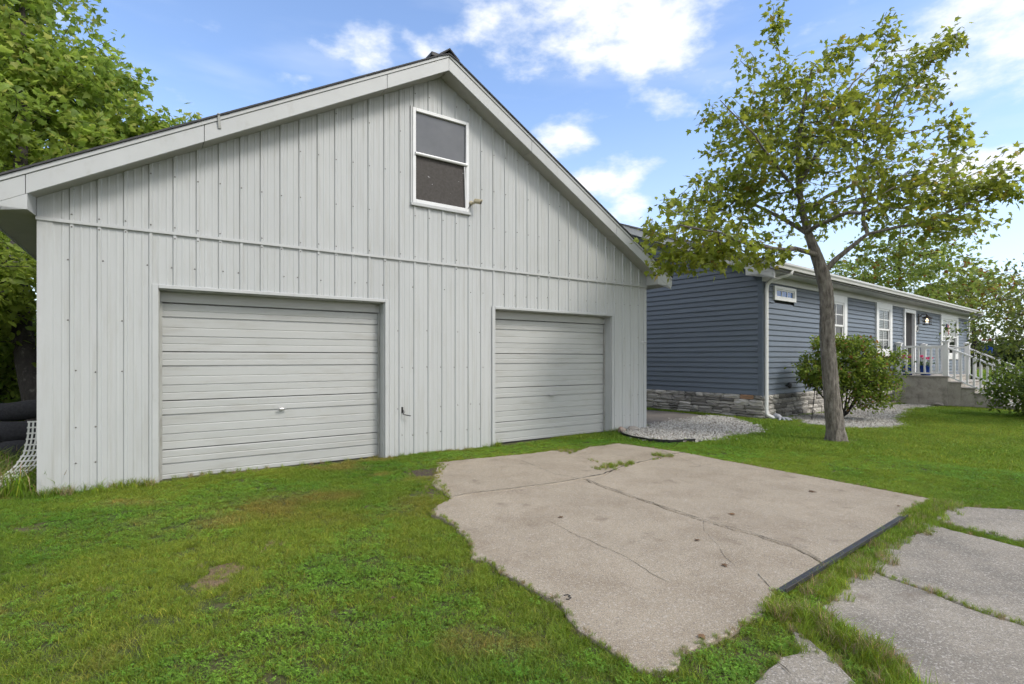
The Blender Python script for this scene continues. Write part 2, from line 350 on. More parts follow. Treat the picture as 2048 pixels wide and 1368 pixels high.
# ------------------------------------------------------------------ concrete slabs
def c2(l, ox=700, oy=860, s=2.693): return [(ox + x / s, oy + y / s) for x, y in l]
ZP = .012
def slabpts(px): return [gpt(x, y, ZP) for x, y in px]
def rough(pts, amp=.012, step=.07, seed=1, closed=True):
    r = random.Random(seed); out = []
    n = len(pts)
    for i in range(n if closed else n - 1):
        a, b = Vector(pts[i]), Vector(pts[(i + 1) % n]); k = max(1, int((b - a).length / step))
        for q in range(k):
            p = a.lerp(b, q / k); out.append((p.x + r.uniform(-amp, amp), p.y + r.uniform(-amp, amp)))
    if not closed: out.append(tuple(pts[-1]))
    return out
def shrink(poly, d):
    n = len(poly); A = sum(poly[i][0] * poly[(i + 1) % n][1] - poly[(i + 1) % n][0] * poly[i][1] for i in range(n))
    sg = 1 if A > 0 else -1; out = []
    for i in range(n):
        p, q, r_ = Vector(poly[i - 1]), Vector(poly[i]), Vector(poly[(i + 1) % n])
        t = (r_ - p); t = t.normalized() if t.length > 1e-6 else Vector((1, 0)); nrm = Vector((-t.y, t.x)) * sg
        out.append(tuple(q + nrm * d))
    return out
def slab(name, poly, m, top=ZP, th=.08, gap=.008):
    p = shrink(poly, gap); p2 = shrink(poly, gap + .008); mb = MB(); n = len(p)
    tri = geometry.tessellate_polygon([[Vector((*q, 0)) for q in p2]])
    mb.add([(*q, top) for q in p2] + [(*q, top - .007) for q in p] + [(*q, top - th) for q in p],
           list(tri) + [(i, (i + 1) % n, n + (i + 1) % n, n + i) for i in range(n)] + [(n + i, n + (i + 1) % n, 2 * n + (i + 1) % n, 2 * n + i) for i in range(n)])
    o = mb.build(name, m); tag(o, kind='structure'); return o
Nn = (1165, 958)
crackL = rough(slabpts([(900, 996), (945, 988), (1030, 978), (1120, 966), Nn]), .012, .06, 3, False)
crackR = rough(slabpts([Nn, (1205, 950), (1250, 933), (1300, 921), (1350, 909), (1372, 905)]), .014, .07, 4, False)
crackD = rough(slabpts([Nn, (1200, 972), (1290, 1003), (1400, 1040), (1500, 1068), (1600, 1100), (1650, 1128)]), .012, .06, 5, False)
topedge = rough(slabpts([(872, 925), (940, 918), (1000, 912), (1075, 905), (1130, 896), (1150, 902), (1180, 893), (1238, 886), (1290, 893), (1372, 905)]), .025, .12, 6, False)
rightedge = rough(slabpts([(1372, 905), (1450, 920), (1640, 955), (1862, 997), (1835, 1012), (1750, 1068), (1650, 1128)]), .012, .12, 7, False)
lowedge = rough(slabpts([(1650, 1128), (1558, 1183), (1532, 1228), (1461, 1272), (1372, 1302), (1352, 1335), (1330, 1352), (1280, 1345)] +
                        c2([(1430, 1220), (1350, 1150), (1240, 1080), (1180, 1010), (1100, 920), (1000, 860), (900, 810), (820, 770), (740, 700), (660, 690), (640, 610), (560, 510), (500, 470), (435, 450), (460, 410), (530, 375)]) + [(900, 996)]), .018, .09, 8, False)
leftedge = rough(slabpts([(900, 996), (888, 985), (862, 968), (868, 953), (875, 932), (872, 925)]), .02, .08, 9, False)
polyA = topedge[:-1] + crackR[::-1][:-1] + crackL[::-1][:-1] + leftedge[:-1]
polyB = crackR[:-1] + rightedge[:-1] + crackD[::-1][:-1]
polyC = crackD[:-1] + lowedge[:-1] + crackL[:-1]
SLABS = [polyA, polyB, polyC]
for p in SLABS: slab('concrete_slab', p, M['concrete'])
polyD = rough([gpt(1900, 1014), (4.9, 4.85), (6.2, 4.2), (6.0, 3.1), gpt(2048, 1087), gpt(1872, 1043), gpt(1866, 1036)], .02, .12, 11)
c3 = lambda l: [(1350 + x / 2.693, 860 + y / 2.693) for x, y in l]
crE = rough([gpt(*p) for p in c3([(1040, 760), (1150, 800), (1290, 855), (1420, 895), (1530, 945), (1640, 985), (1750, 1020), (1880, 1060)])] + [(3.4, 2.6), (5.2, 1.9)], .012, .06, 12, False)
polyE = rough([gpt(*p) for p in c3([(1340, 505), (1880, 640)])] + [(6.0, 2.9), (5.2, 1.9)], .012, .1, 13, False)[:-1] + crE[::-1][:-1] + rough([gpt(*p) for p in c3([(1040, 760), (1085, 700), (1140, 610), (1310, 560), (1340, 505)])], .015, .08, 14, False)[:-1]
polyF = crE[:-1] + rough([(5.2, 1.9), (3.2, .9), (1.75, 1.6)] + [gpt(*p) for p in c3([(1320, 1368), (1250, 1280), (1150, 1200), (1000, 1130), (900, 1080), (820, 1030), (760, 990), (850, 890), (950, 790), (1040, 760)])], .015, .08, 15, False)[:-1]
polyG = rough([gpt(*p) for p in c3([(630, 1090), (700, 1110), (800, 1190), (870, 1230), (910, 1290), (970, 1368)])] + [(1.25, 1.9), (.8, 1.9)] + [gpt(*p) for p in c3([(420, 1368), (500, 1290), (560, 1230), (640, 1215), (660, 1190)])], .015, .06, 16)
for p in (polyD, polyE, polyF, polyG): slab('concrete_slab', p, M['concrete_old'], top=.012); SLABS.append(p)
polyPatio = [(2.72, 10.95), (3.9, 11.6), (4.75, 12.65), (4.2, 13.55), (2.4, 15.2), (0.3, 13.2)]
slab('patio_slab', polyPatio, M['patio'], top=.03)
M['mulch'] = mat('dark_mulch', (.045, .034, .024), (.10, .075, .05), rough=1, scale=25, bump=1, bscale=50, bdist=.03)
M['dirt'] = mat('bare_dirt', (.24, .165, .095), (.14, .095, .055), rough=1, scale=9, bump=1, bscale=40, bdist=.03, grain=.3, gscale=120)
PATCHES = []
def soil_patch(px, m, seed):
    p = rough([gpt(*q) for q in px], .02, .05, seed); PATCHES.append(p); c = np.mean(p, 0); slab('soil_patch', p, m, top=float(gz(c[0], c[1])) + .006, th=.05)
soil_patch([(822, 940), (850, 934), (888, 929), (874, 950), (870, 965), (898, 990), (880, 1003), (850, 992), (846, 968), (825, 955)], M['mulch'], 51)
soil_patch([(425, 1130), (468, 1122), (492, 1134), (462, 1160), (420, 1180), (392, 1184), (380, 1172), (410, 1150)], M['dirt'], 52)
soil_patch([(525, 1090), (545, 1086), (556, 1094), (540, 1102), (526, 1100)], M['dirt'], 53)
soil_patch([(190, 1180), (225, 1172), (240, 1180), (210, 1194)], M['mulch'], 54)
# finer hairline cracks packed with soil
M['soil'] = mat('dark_soil', (.04, .033, .026), (.07, .058, .045), rough=1, scale=30)
def ribbon(name, px, w, seed, z):
    pts = rough([gpt(*p) for p in px], .010, .05, seed, False); mb = MB(); r = random.Random(seed); v = []
    for i, p in enumerate(pts):
        t = Vector(pts[min(i + 1, len(pts) - 1)]) - Vector(pts[max(i - 1, 0)]); t.normalize(); e = (0.1 if i in (0, len(pts) - 1) else 1) * w * r.uniform(.25, 1)
        v += [(p[0] - t.y * e, p[1] + t.x * e, z), (p[0] + t.y * e, p[1] - t.x * e, z)]
    mb.add(v, [(2 * i, 2 * i + 1, 2 * i + 3, 2 * i + 2) for i in range(len(pts) - 1)])
    tag(mb.build(name, M['soil']), kind='structure')
ribbon('crack', [(900, 996), (945, 988), (1030, 978), (1120, 966), Nn], .006, 31, ZP + .003)
ribbon('crack', [Nn, (1205, 950), (1250, 933), (1300, 921), (1350, 909), (1372, 905)], .014, 32, ZP + .003)
ribbon('crack', [Nn, (1200, 972), (1290, 1003), (1400, 1040), (1500, 1068), (1600, 1100), (1650, 1128)], .004, 33, ZP + .0035)
ribbon('crack', [(1040, 922), (1075, 935), (1110, 950), (1160, 960)], .004, 21, ZP + .003)
ribbon('crack', [(1085, 1038), (1140, 1068), (1200, 1095), (1255, 1118), (1300, 1150), (1340, 1170)], .0022, 22, ZP + .003)
ribbon('crack', [(1404, 1042), (1410, 1065), (1435, 1095), (1450, 1118), (1480, 1145)], .0018, 23, ZP + .003)
ribbon('crack', [(1515, 1150), (1535, 1170), (1552, 1190)], .003, 24, ZP + .003)
ribbon('crack', [(1545, 1325), (1565, 1342), (1585, 1360)], .004, 25, .021)
ribbon('crack', [(1290, 893), (1330, 905), (1390, 930), (1430, 940)], .003, 26, ZP + .003)

# ------------------------------------------------------------------ garage
GR = R(34.4); GW, GD, PEAK = 9.14, 9.2, 4.57
G = thing('garage', 'light grey ribbed metal garage with two roll-up doors and a gable window', 'garage', (-4.857, 5.385, 0), GR)
def soff(u): return 3.055 + .57 * (PEAK - abs(u - PEAK))
RIB0, PITCH = .035, .2286
def prof_breaks():
    out = []
    k = 0
    while RIB0 + k * PITCH < GW + .1:
        c = RIB0 + k * PITCH
        out += [(c - .024, 0), (c - .013, -.017), (c + .013, -.017), (c + .024, 0)]
        for q in (1 / 3, 2 / 3):
            d = c + q * PITCH
            out += [(d - .011, 0), (d - .006, -.0035), (d + .006, -.0035), (d + .011, 0)]
        k += 1
    return out
PB = [b for b in prof_breaks() if .11 < b[0] < GW - .05]
def profy(u):
    us = [b[0] for b in PB]; return float(np.interp(u, us, [b[1] for b in PB]))
DOORS = [(1.02, 3.69, 2.21), (5.545, 8.18, 2.215)]
WIN = (4.125, 5.035, 3.72, 5.085)
def panels(spanfn, bounds, extra):
    us = sorted(set([b[0] for b in PB] + extra + bounds)); us = [u for u in us if bounds[0] <= u <= bounds[-1]]
    for a, b in zip(bounds[:-1], bounds[1:]):
        mb = MB()
        seg = [u for u in us if a - 1e-9 <= u <= b + 1e-9]
        for u0, u1 in zip(seg[:-1], seg[1:]):
            if u1 - u0 < 1e-6: continue
            for (z0, z1a, z1b) in spanfn((u0 + u1) / 2, u0, u1):
                y0, y1 = profy(u0), profy(u1)
                mb.add([(u0, y0, z0), (u1, y1, z0), (u1, y1, z1b), (u0, y0, z1a)], [(0, 1, 2, 3)])
        if mb.v: mb.build('metal_panel', M['panel'], gwall)
gwall = MB().box(.06, GW - .06, .12, .16, 2.3, 3.06).build('wall_frame', M['interior'], G)
def low(m, a, b):
    for d in DOORS:
        if d[0] <= m <= d[1]: return [(d[2], 2.86, 2.86)]
    return [(-.05, 2.86, 2.86)]
def up(m, a, b):
    t0, t1 = soff(a) + .03, soff(b) + .03
    if WIN[0] <= m <= WIN[1]: return [(2.84, WIN[2], WIN[2]), (WIN[3], t0, t1)]
    return [(2.84, t0, t1)]
bnds = [.10] + [RIB0 + .9144 * k + .03 for k in range(1, 10)] + [GW - .06]
panels(low, bnds, [d[0] for d in DOORS] + [d[1] for d in DOORS])
panels(up, [.01] + bnds[1:-1] + [GW - .01], [WIN[0], WIN[1], PEAK])
# shell: side and back walls
MB().add([(0, .01, -.3), (0, GD, -.3), (0, GD, 3.06), (0, .01, 3.06)], [(0, 1, 2, 3)]).build('side_wall', M['panel'], G)
MB().add([(GW, .01, -.3), (GW, GD, -.3), (GW, GD, 3.06), (GW, .01, 3.06)], [(0, 1, 2, 3)]).build('side_wall', M['panel'], G)
MB().add([(0, GD, -.3), (GW, GD, -.3), (GW, GD, soff(GW)), (PEAK, GD, soff(PEAK)), (0, GD, soff(0))], [(0, 1, 2, 3, 4)]).build('back_wall', M['panel'], G)
# corner trims, belt trim, base
mb = MB().add([(-.012, .10, -.05), (-.012, -.012, -.05), (.11, -.012, -.05), (.118, -.002, -.05), (-.012, .10, 2.86), (-.012, -.012, 2.86), (.11, -.012, 2.86), (.118, -.002, 2.86)], [(0, 1, 5, 4), (1, 2, 6, 5), (2, 3, 7, 6)])
mb.build('corner_trim', M['panel'], G)
MB().box(-.012, .03, -.006, .1, 2.862, 3.07).build('corner_trim', M['panel'], G); MB().box(GW - .03, GW + .012, -.006, .1, 2.862, 3.07).build('corner_trim', M['panel'], G)
mb = MB().add([(GW + .012, .10, -.05), (GW + .012, -.012, -.05), (GW - .065, -.012, -.05), (GW - .07, -.001, -.05), (GW + .012, .10, 2.86), (GW + .012, -.012, 2.86), (GW - .065, -.012, 2.86), (GW - .07, -.001, 2.86)], [(0, 1, 5, 4), (1, 2, 6, 5), (2, 3, 7, 6)])
mb.build('corner_trim', M['panel'], G)
MB().prism([(-.004, 2.832), (-.026, 2.834), (-.027, 2.842), (-.026, 2.868), (-.004, 2.872)], 'x', -.02, GW + .02).build('belt_trim', M['trim'], G)
# doors
def door(u0, u1, zt):
    rec = .18
    tr = MB()
    tr.box(u0 - .06, u0, -.026, .0, -.04, zt + .045); tr.build('door_casing', M['trim'], G, bevel=.004)
    MB().box(u1, u1 + .05, -.026, 0, -.04, zt + .045).build('door_casing', M['trim'], G, bevel=.004)
    MB().box(u0 + .001, u1 - .001, -.030, .0, zt, zt + .042).build('door_casing', M['trim'], G, bevel=.004)
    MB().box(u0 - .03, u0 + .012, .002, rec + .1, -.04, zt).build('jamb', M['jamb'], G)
    MB().box(u1 - .012, u1 + .03, .002, rec + .1, -.04, zt).build('jamb', M['trim'], G)
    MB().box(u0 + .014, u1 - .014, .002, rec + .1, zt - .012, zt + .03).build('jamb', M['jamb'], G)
    MB().box(u0 + .014, u1 - .014, rec - .015, rec + .09, 2.075, zt - .014).build('door_header', M['doorpanel'], G)
    for s in (0, 1):
        a, b = (u0 + .013, u0 + .04) if s == 0 else (u1 - .04, u1 - .013)
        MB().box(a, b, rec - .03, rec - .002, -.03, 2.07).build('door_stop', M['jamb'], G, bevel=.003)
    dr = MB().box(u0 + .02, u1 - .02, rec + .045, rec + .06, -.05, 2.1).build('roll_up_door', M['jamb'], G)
    # sections: each a stamped sheet with ribs
    H = .575
    def grooves(z0, z1, top):
        return [(0.0, .016, .010), (.165, .006, .005), (.30, .020, .012), (.51, .006, .005), (.69, .012, .008), (.845, .006, .005)]
    zj = [-.23, .345, .92, 1.495, 2.07]
    for z0, z1 in zip(zj[:-1], zj[1:]):
        prof = [(rec + .012, z1 - .001)]
        for fr, dep, wd in grooves(z0, z1, True):
            zc = z1 - fr * H
            if fr == 0:
                prof = [(rec + .03, z1 - .003), (rec + .006, z1 - .010), (rec - .002, z1 - .018)]
            else:
                prof += [(rec + .0015, zc + wd * .5 + .006), (rec + dep, zc + wd * .5), (rec + dep, zc - wd * .5), (rec - .002 if dep > .006 else rec, zc - wd * .5 - .005)]
        prof += [(rec, z0 + .006), (rec + .03, z0 + .003)]
        mb = MB(); a, b = u0 + .025, u1 - .025
        for (ya, za), (yb, zb) in zip(prof[:-1], prof[1:]):
            if zb > -.06 or za > -.06: mb.add([(a, ya, za), (b, ya, za), (b, yb, zb), (a, yb, zb)], [(0, 1, 2, 3)])
        mb.build('door_section', M['doorpanel'], dr)
    um = (u0 + u1) / 2
    hd = MB().tube([(um - .055, rec - .035, .752), (um - .02, rec - .045, .76), (um + .02, rec - .045, .76), (um + .055, rec - .035, .752)], [.007, .011, .011, .007], 8)
    hd.tube([(um, rec + .004, .757), (um, rec - .04, .76)], .012, 8); hd.box(um - .03, um + .03, rec - .008, rec + .002, .735, .78)
    hd.build('handle', M['steel'], dr, smooth=False)
    MB().box(u0 + .025, u1 - .025, rec - .004, rec + .03, -.03, .004).build('bottom_seal', M['black'], dr)
for d in DOORS: door(*d)
# window in the gable
def gable_window():
    a, b, c, d = 4.108, 5.05, 3.70, 5.10
    w = MB().box(a - .006, b + .006, -.018, .02, d - .005, d + .01)
    win = MB()
    for bx in ((a, a + .05, c, d), (b - .05, b, c, d), (a + .05, b - .05, d - .05, d), (a + .05, b - .05, c, c + .055)):
        win.box(bx[0], bx[1], -.032, .05, bx[2], bx[3])
    wo = win.build('window', M['alu'], G, bevel=.004)
    MB().box(a - .03, a - .001, -.022, .02, c - .01, d + .02).build('window_flange', M['trim'], wo, bevel=.003)
    MB().box(b + .001, b + .02, -.022, .02, c - .01, d + .02).build('window_flange', M['trim'], wo, bevel=.003)
    MB().box(a - .03, b + .035, -.045, .02, c - .045, c - .003).build('sill', M['trim'], wo, bevel=.006)
    zm = 4.425
    MB().tube([(a + .035, -.036, zm), (b - .035, -.036, zm)], .024, 8).build('meeting_rail', M['alu'], wo)
    MB().box(a + .05, b - .05, -.012, .02, zm + .018, zm + .032).build('sash_rail', M['alu'], wo)
    MB().box(a + .045, b - .045, .004, .012, zm + .005, d - .045).build('pane', M['screen'], wo, label='grey insect screen over the upper pane')
    MB().box(a + .045, b - .045, -.010, .008, c + .05, zm - .005).build('board', M['hardboard'], wo, label='dark flecked board filling the lower half')
    MB().hexa([(b - .062, -.036, c + .055), (b - .05, -.036, c + .055), (b - .05, -.012, c + .055), (b - .062, -.012, c + .055)], [(b - .085, -.036, zm - .03), (b - .07, -.036, zm - .03), (b - .07, -.012, zm - .03), (b - .085, -.012, zm - .03)]).build('loose_bead', M['alu'], wo)
gable_window()
# roof, fascia, soffit, eave returns
def roof_poly(lo, hi, e=.42):
    zl = soff(0) - .57 * e
    return [(-e, zl + lo), (PEAK, soff(PEAK) + lo), (GW + e, zl + lo), (GW + e, zl + hi), (PEAK, soff(PEAK) + hi), (-e, zl + hi)]
OV = .28
for sgn in (0, 1):
    def mir(u): return u if sgn == 0 else GW - u
    e = .44
    def pt(u, dz): return (mir(u), soff(u) + dz if u >= 0 else soff(0) + .57 * u + dz)
    # rake boards in lengths, with the joints the photograph shows
    cuts = [-e, -.06, 1.45, 3.62, PEAK] if sgn == 0 else [-e, -.02, 1.1, 3.05, PEAK]
    for a, b in zip(cuts[:-1], cuts[1:]):
        gpx = .004
        q = [pt(a + gpx, .0), pt(b - gpx * .2, .0), pt(b - gpx * .2, .19), pt(a + gpx, .19)]
        MB().hexa([(p[0], -OV, p[1]) for p in q], [(p[0], -OV + .02, p[1]) for p in q]).build('rake_board', M['trim'], G, bevel=.003)
        if a >= -.07:
            s = [pt(a + gpx, .012), pt(b - gpx, .012)]
            MB().hexa([(s[0][0], -OV + .02, s[0][1]), (s[1][0], -OV + .02, s[1][1]), (s[1][0], .02, s[1][1]), (s[0][0], .02, s[0][1])],
                      [(s[0][0], -OV + .02, s[0][1] + .015), (s[1][0], -OV + .02, s[1][1] + .015), (s[1][0], .02, s[1][1] + .015), (s[0][0], .02, s[0][1] + .015)]).build('soffit_panel', M['soffit'], G)
    q = [pt(-e - .01, .193), pt(PEAK, .193), pt(PEAK, .238), pt(-e - .01, .238)]
    MB().hexa([(p[0], -OV - .012, p[1]) for p in q], [(p[0], -OV + .02, p[1]) for p in q]).build('drip_edge', M['trim'], G, bevel=.002)
    # roof slope in shingle courses
    mb = MB(); n = 34
    for k in range(n):
        a = -e - .02 + (PEAK + e + .02) * k / n; b = -e - .02 + (PEAK + e + .02) * (k + 1) / n
        za, zb = pt(a, .262)[1], pt(b + .02, .250)[1]
        mb.hexa([(mir(a), -OV - .03, za - .02), (mir(b), -OV - .03, zb - .02), (mir(b), GD + .3, zb - .02), (mir(a), GD + .3, za - .02)],
                [(mir(a), -OV - .03, za), (mir(b), -OV - .03, zb), (mir(b), GD + .3, zb), (mir(a), GD + .3, za)])
    mb.build('roof_slope', M['shingle'], G)
    # eave: boxed return at the corner, soffit along the side, fascia
    u0, u1 = -e, -.045
    zb = 2.875
    MB().add([(mir(u0), -OV + .002, zb), (mir(u1), -OV + .002, zb), (mir(u1), -OV + .002, pt(u1, .0)[1] - .001), (mir(u0), -OV + .002, pt(u0, .0)[1] - .001)], [(0, 1, 2, 3)]).build('eave_return', M['trim'], G)
    MB().add([(mir(u1), -OV + .002, zb), (mir(-.012), .03, zb), (mir(-.012), .03, pt(0, .012)[1]), (mir(u1), -OV + .002, pt(u1, .012)[1])], [(0, 1, 2, 3)]).build('eave_return', M['trim'], G)
    MB().add([(mir(u0), -OV + .002, zb), (mir(u1), -OV + .002, zb), (mir(-.012), .03, zb), (mir(0), GD, zb), (mir(u0), GD, zb)], [(0, 1, 2, 3, 4)]).build('eave_soffit', M['soffit'], G)
    MB().box(*sorted((mir(u0) - .001, mir(u0) + (-.02 if sgn == 0 else .02))), -OV, GD + .2, zb - .01, pt(u0, .19)[1]).build('eave_fascia', M['trim'], G)
MB().prism([(PEAK - .16, soff(PEAK) + .16), (PEAK, soff(PEAK) + .292), (PEAK + .16, soff(PEAK) + .16), (PEAK + .16, soff(PEAK) + .19), (PEAK, soff(PEAK) + .315), (PEAK - .16, soff(PEAK) + .19)], 'y', -OV - .03, GD + .3).build('ridge_cap', M['shingle'], G)
MB().box(PEAK - .17, PEAK + .05, -.05, .5, soff(PEAK) + .28, soff(PEAK) + .345).build('ridge_vent', M['black'], G, bevel=.01)
# screws, one small part
mb = MB(); k = 1
while RIB0 + k * PITCH < GW - .08:
    u = RIB0 + k * PITCH
    for z in (.30, .69, 1.28, 1.82, 2.46, 2.80, 2.92, 3.5, 4.1, 4.7, 5.3):
        inb = any(d[0] - .08 < u < d[1] + .08 and z < d[2] + .05 for d in DOORS) or (WIN[0] - .05 < u < WIN[1] + .05 and WIN[2] - .08 < z < WIN[3] + .04)
        if inb or z > soff(u) - .02 or rng.random() < .22: continue
        uu = u + (rng.choice((-.032, .032)) if z < 2.8 else 0) ; zz = z + rng.uniform(-.012, .012); y = profy(uu)
        mb.add([(uu + .0065 * math.cos(t * math.pi / 3), y - .0065, zz + .0065 * math.sin(t * math.pi / 3)) for t in range(6)] + [(uu + .010 * math.cos(t * math.pi / 3), y + .001, zz + .010 * math.sin(t * math.pi / 3)) for t in range(6)],
               [(0, 1, 2, 3, 4, 5)] + [(t, (t + 1) % 6, 6 + (t + 1) % 6, 6 + t) for t in range(6)])
    k += 1
tag(mb.build('screws', M['screw'], G), kind='stuff')
def gw(u, y, z): return G_mat @ Vector((u, y, z))
G_mat = Matrix.Translation((-4.857, 5.385, 0)) @ Matrix.Rotation(GR, 4, 'Z')
# iron hook on the wall between the doors
hk = thing('wall_hook', 'black iron latch hook screwed to the metal wall between the doors', 'hook', gw(3.95, -.02, .62), GR)
MB().box(-.012, .012, -.004, .012, .0, .09).build('plate', M['black'], hk, bevel=.002)
MB().tube([(0, -.008, .06), (.015, -.03, .02), (-.005, -.035, -.012), (.03, -.04, -.022), (.105, -.05, -.04)], .007, 6).build('hook', M['black'], hk)
# security camera by the gable window
sc = thing('security_camera', 'weathered cream bullet camera at the lower corner of the gable window', 'camera', gw(5.09, -.02, 3.85), GR)
MB().lathe([(0, 0), (.035, 0), (.035, .02), (.02, .03), (0, .03)], 10).build('mount', M['weather_camera'], sc).rotation_euler = (R(90), 0, 0)
MB().tube([(0, -.02, 0), (.02, -.06, -.012), (.045, -.08, .005)], .016, 8).build('bracket', M['weather_camera'], sc)
MB().tube([(.02, -.06, .02), (.10, -.135, .0)], [.03, .034], 12).tube([(.03, -.075, .04), (.115, -.155, .018)], .022, 8).build('housing', M['weather_camera'], sc)
MB().tube([(.10, -.135, .0), (.108, -.142, -.002)], .027, 12).build('lens', M['black'], sc)
MB().tube([(0, -.02, -.01), (-.03, -.02, -.05), (-.06, -.016, -.10)], .005, 6).build('cable', M['black'], sc)
# bracket clipped over the rake, and number plate by the corner
rb = thing('rake_clip', 'small brown clip hooked over the left rake board', 'clip', gw(1.60, -OV - .015, soff(1.6) + .1), GR)
MB().hexa([(-.012, 0, 0), (.02, 0, 0), (.02, .01, 0), (-.012, .01, 0)], [(-.02, -.02, .15), (.004, -.02, .15), (.004, .0, .15), (-.02, .0, .15)]).build('strap', M['jamb'], rb, bevel=.002)
MB().box(-.022, .006, -.03, .03, .15, .16).build('lip', M['jamb'], rb)
npz = thing('house_number', 'tiny dark number strip on the garage corner near the blue gable', 'number', gw(9.09, -.03, 1.73), GR)
MB().box(-.09, .045, -.002, .012, -.018, .018).build('strip', M['alu'], npz)
for i, dx in enumerate((-.075, -.045, -.012, .02)):
    mb = MB().box(dx, dx + .006, -.006, -.002, -.013, .013)
    if i: mb.box(dx, dx + .018, -.006, -.002, .008, .013).box(dx, dx + .018, -.006, -.002, -.013, -.009).box(dx + .013, dx + .018, -.006, -.002, -.0, .013)
    mb.build('digit', M['black'], npz)

# ------------------------------------------------------------------ house
HR = R(38.6); HX, HY = .477 * 12.2, 12.2; HL, HD, RY = 19.9, 8.9, 4.45
Hm = Matrix.Translation((HX, HY, 0)) @ Matrix.Rotation(HR, 4, 'Z')
def hw(u, y, z): return Hm @ Vector((u, y, z))
Hh = thing('house', 'single-storey house in slate blue lap siding with stone base and white trim', 'house', (HX, HY, 0), HR)
ZS, ZE = .55, 3.36
def hroof(y): return 3.42 + .43 * (RY - abs(y - RY)) + .02
OPEN = [(.53, 1.68, 2.81, 3.15), (3.5, 5.03, 1.45, 3.20), (7.5, 9.02, 1.45, 3.23), (10.32, 11.65, .5, 3.18), (15.14, 17.93, 1.36, 3.26)]
lw = MB().box(.05, HL - .05, .05, .12, -.3, ZE).build('long_wall', M['interior'], Hh)
gwl = MB().prism([(.05, -.3), (HD - .05, -.3), (HD - .05, ZE), (RY, hroof(RY) - .08), (.05, ZE)], 'x', .05, .12).build('gable_wall', M['interior'], Hh)
MB().box(.2, HL - .1, HD - .1, HD, -.3, ZE).build('rear_wall', M['siding'], Hh)
MB().prism([(.05, -.3), (HD - .05, -.3), (HD - .05, ZE), (RY, hroof(RY) - .08), (.05, ZE)], 'x', HL - .12, HL - .05).build('end_wall', M['siding'], Hh)
EXP = .1285
nrow = int((ZE - ZS) / EXP)
# long wall boards: each course split by openings
for k in range(nrow + 1):
    z0 = ZS + k * EXP; z1 = min(z0 + EXP + .012, ZE + .02)
    segs = [(.09, HL - .09)]
    for (a, b, c, d) in OPEN:
        a2, b2, c2_, d2 = a + .05, b - .05, c + .05, d - .05
        if z1 > c2_ and z0 < d2:
            ns = []
            for s in segs:
                if b2 <= s[0] or a2 >= s[1]: ns.append(s)
                else:
                    if a2 > s[0]: ns.append((s[0], a2))
                    if b2 < s[1]: ns.append((b2, s[1]))
            segs = ns
    for a, b in segs:
        MB().add([(a, -.012, z0), (b, -.012, z0), (b, .016, z1), (a, .016, z1), (a, .022, z0 + .004), (b, .022, z0 + .004), (a, -.013, z0 + .010), (b, -.013, z0 + .010)],
                 [(0, 1, 7, 6), (6, 7, 2, 3), (4, 5, 1, 0)]).build('siding_board', M['siding'], lw)
# gable wall boards: clipped by the rake
ztop = hroof(RY) - .06
k = 0
while ZS + k * EXP < ztop - .05:
    z0 = ZS + k * EXP; z1 = z0 + EXP + .012
    def ext(z):
        if z < ZE: return .09, HD - .09
        t = (z - ZE) / (ztop - ZE); return .02 + (RY - .02) * min(t, 1), HD - .02 - (HD - .02 - RY) * min(t, 1)
    a0, b0 = ext(z0); a1, b1 = ext(min(z1, ztop))
    MB().add([(-.012, a0, z0), (-.012, b0, z0), (.016, b1, z1), (.016, a1, z1), (.022, a0, z0 + .004), (.022, b0, z0 + .004), (-.013, a0, z0 + .010), (-.013, b0, z0 + .010)],
             [(0, 6, 7, 1), (6, 3, 2, 7), (4, 0, 1, 5)]).build('siding_board', M['siding'], gwl)
    k += 1
for cy, cx_ in ((0, 0), (0, HL)):
    mb = MB()
    if cx_ == 0: mb.box(-.026, .095, -.026, -.004, ZS - .06, ZE).box(-.026, -.004, -.004, .10, ZS - .06, ZE)
    else: mb.box(HL - .095, HL + .022, -.022, -.004, ZS - .06, ZE)
    mb.build('corner_board', M['siding'], Hh, bevel=.004)
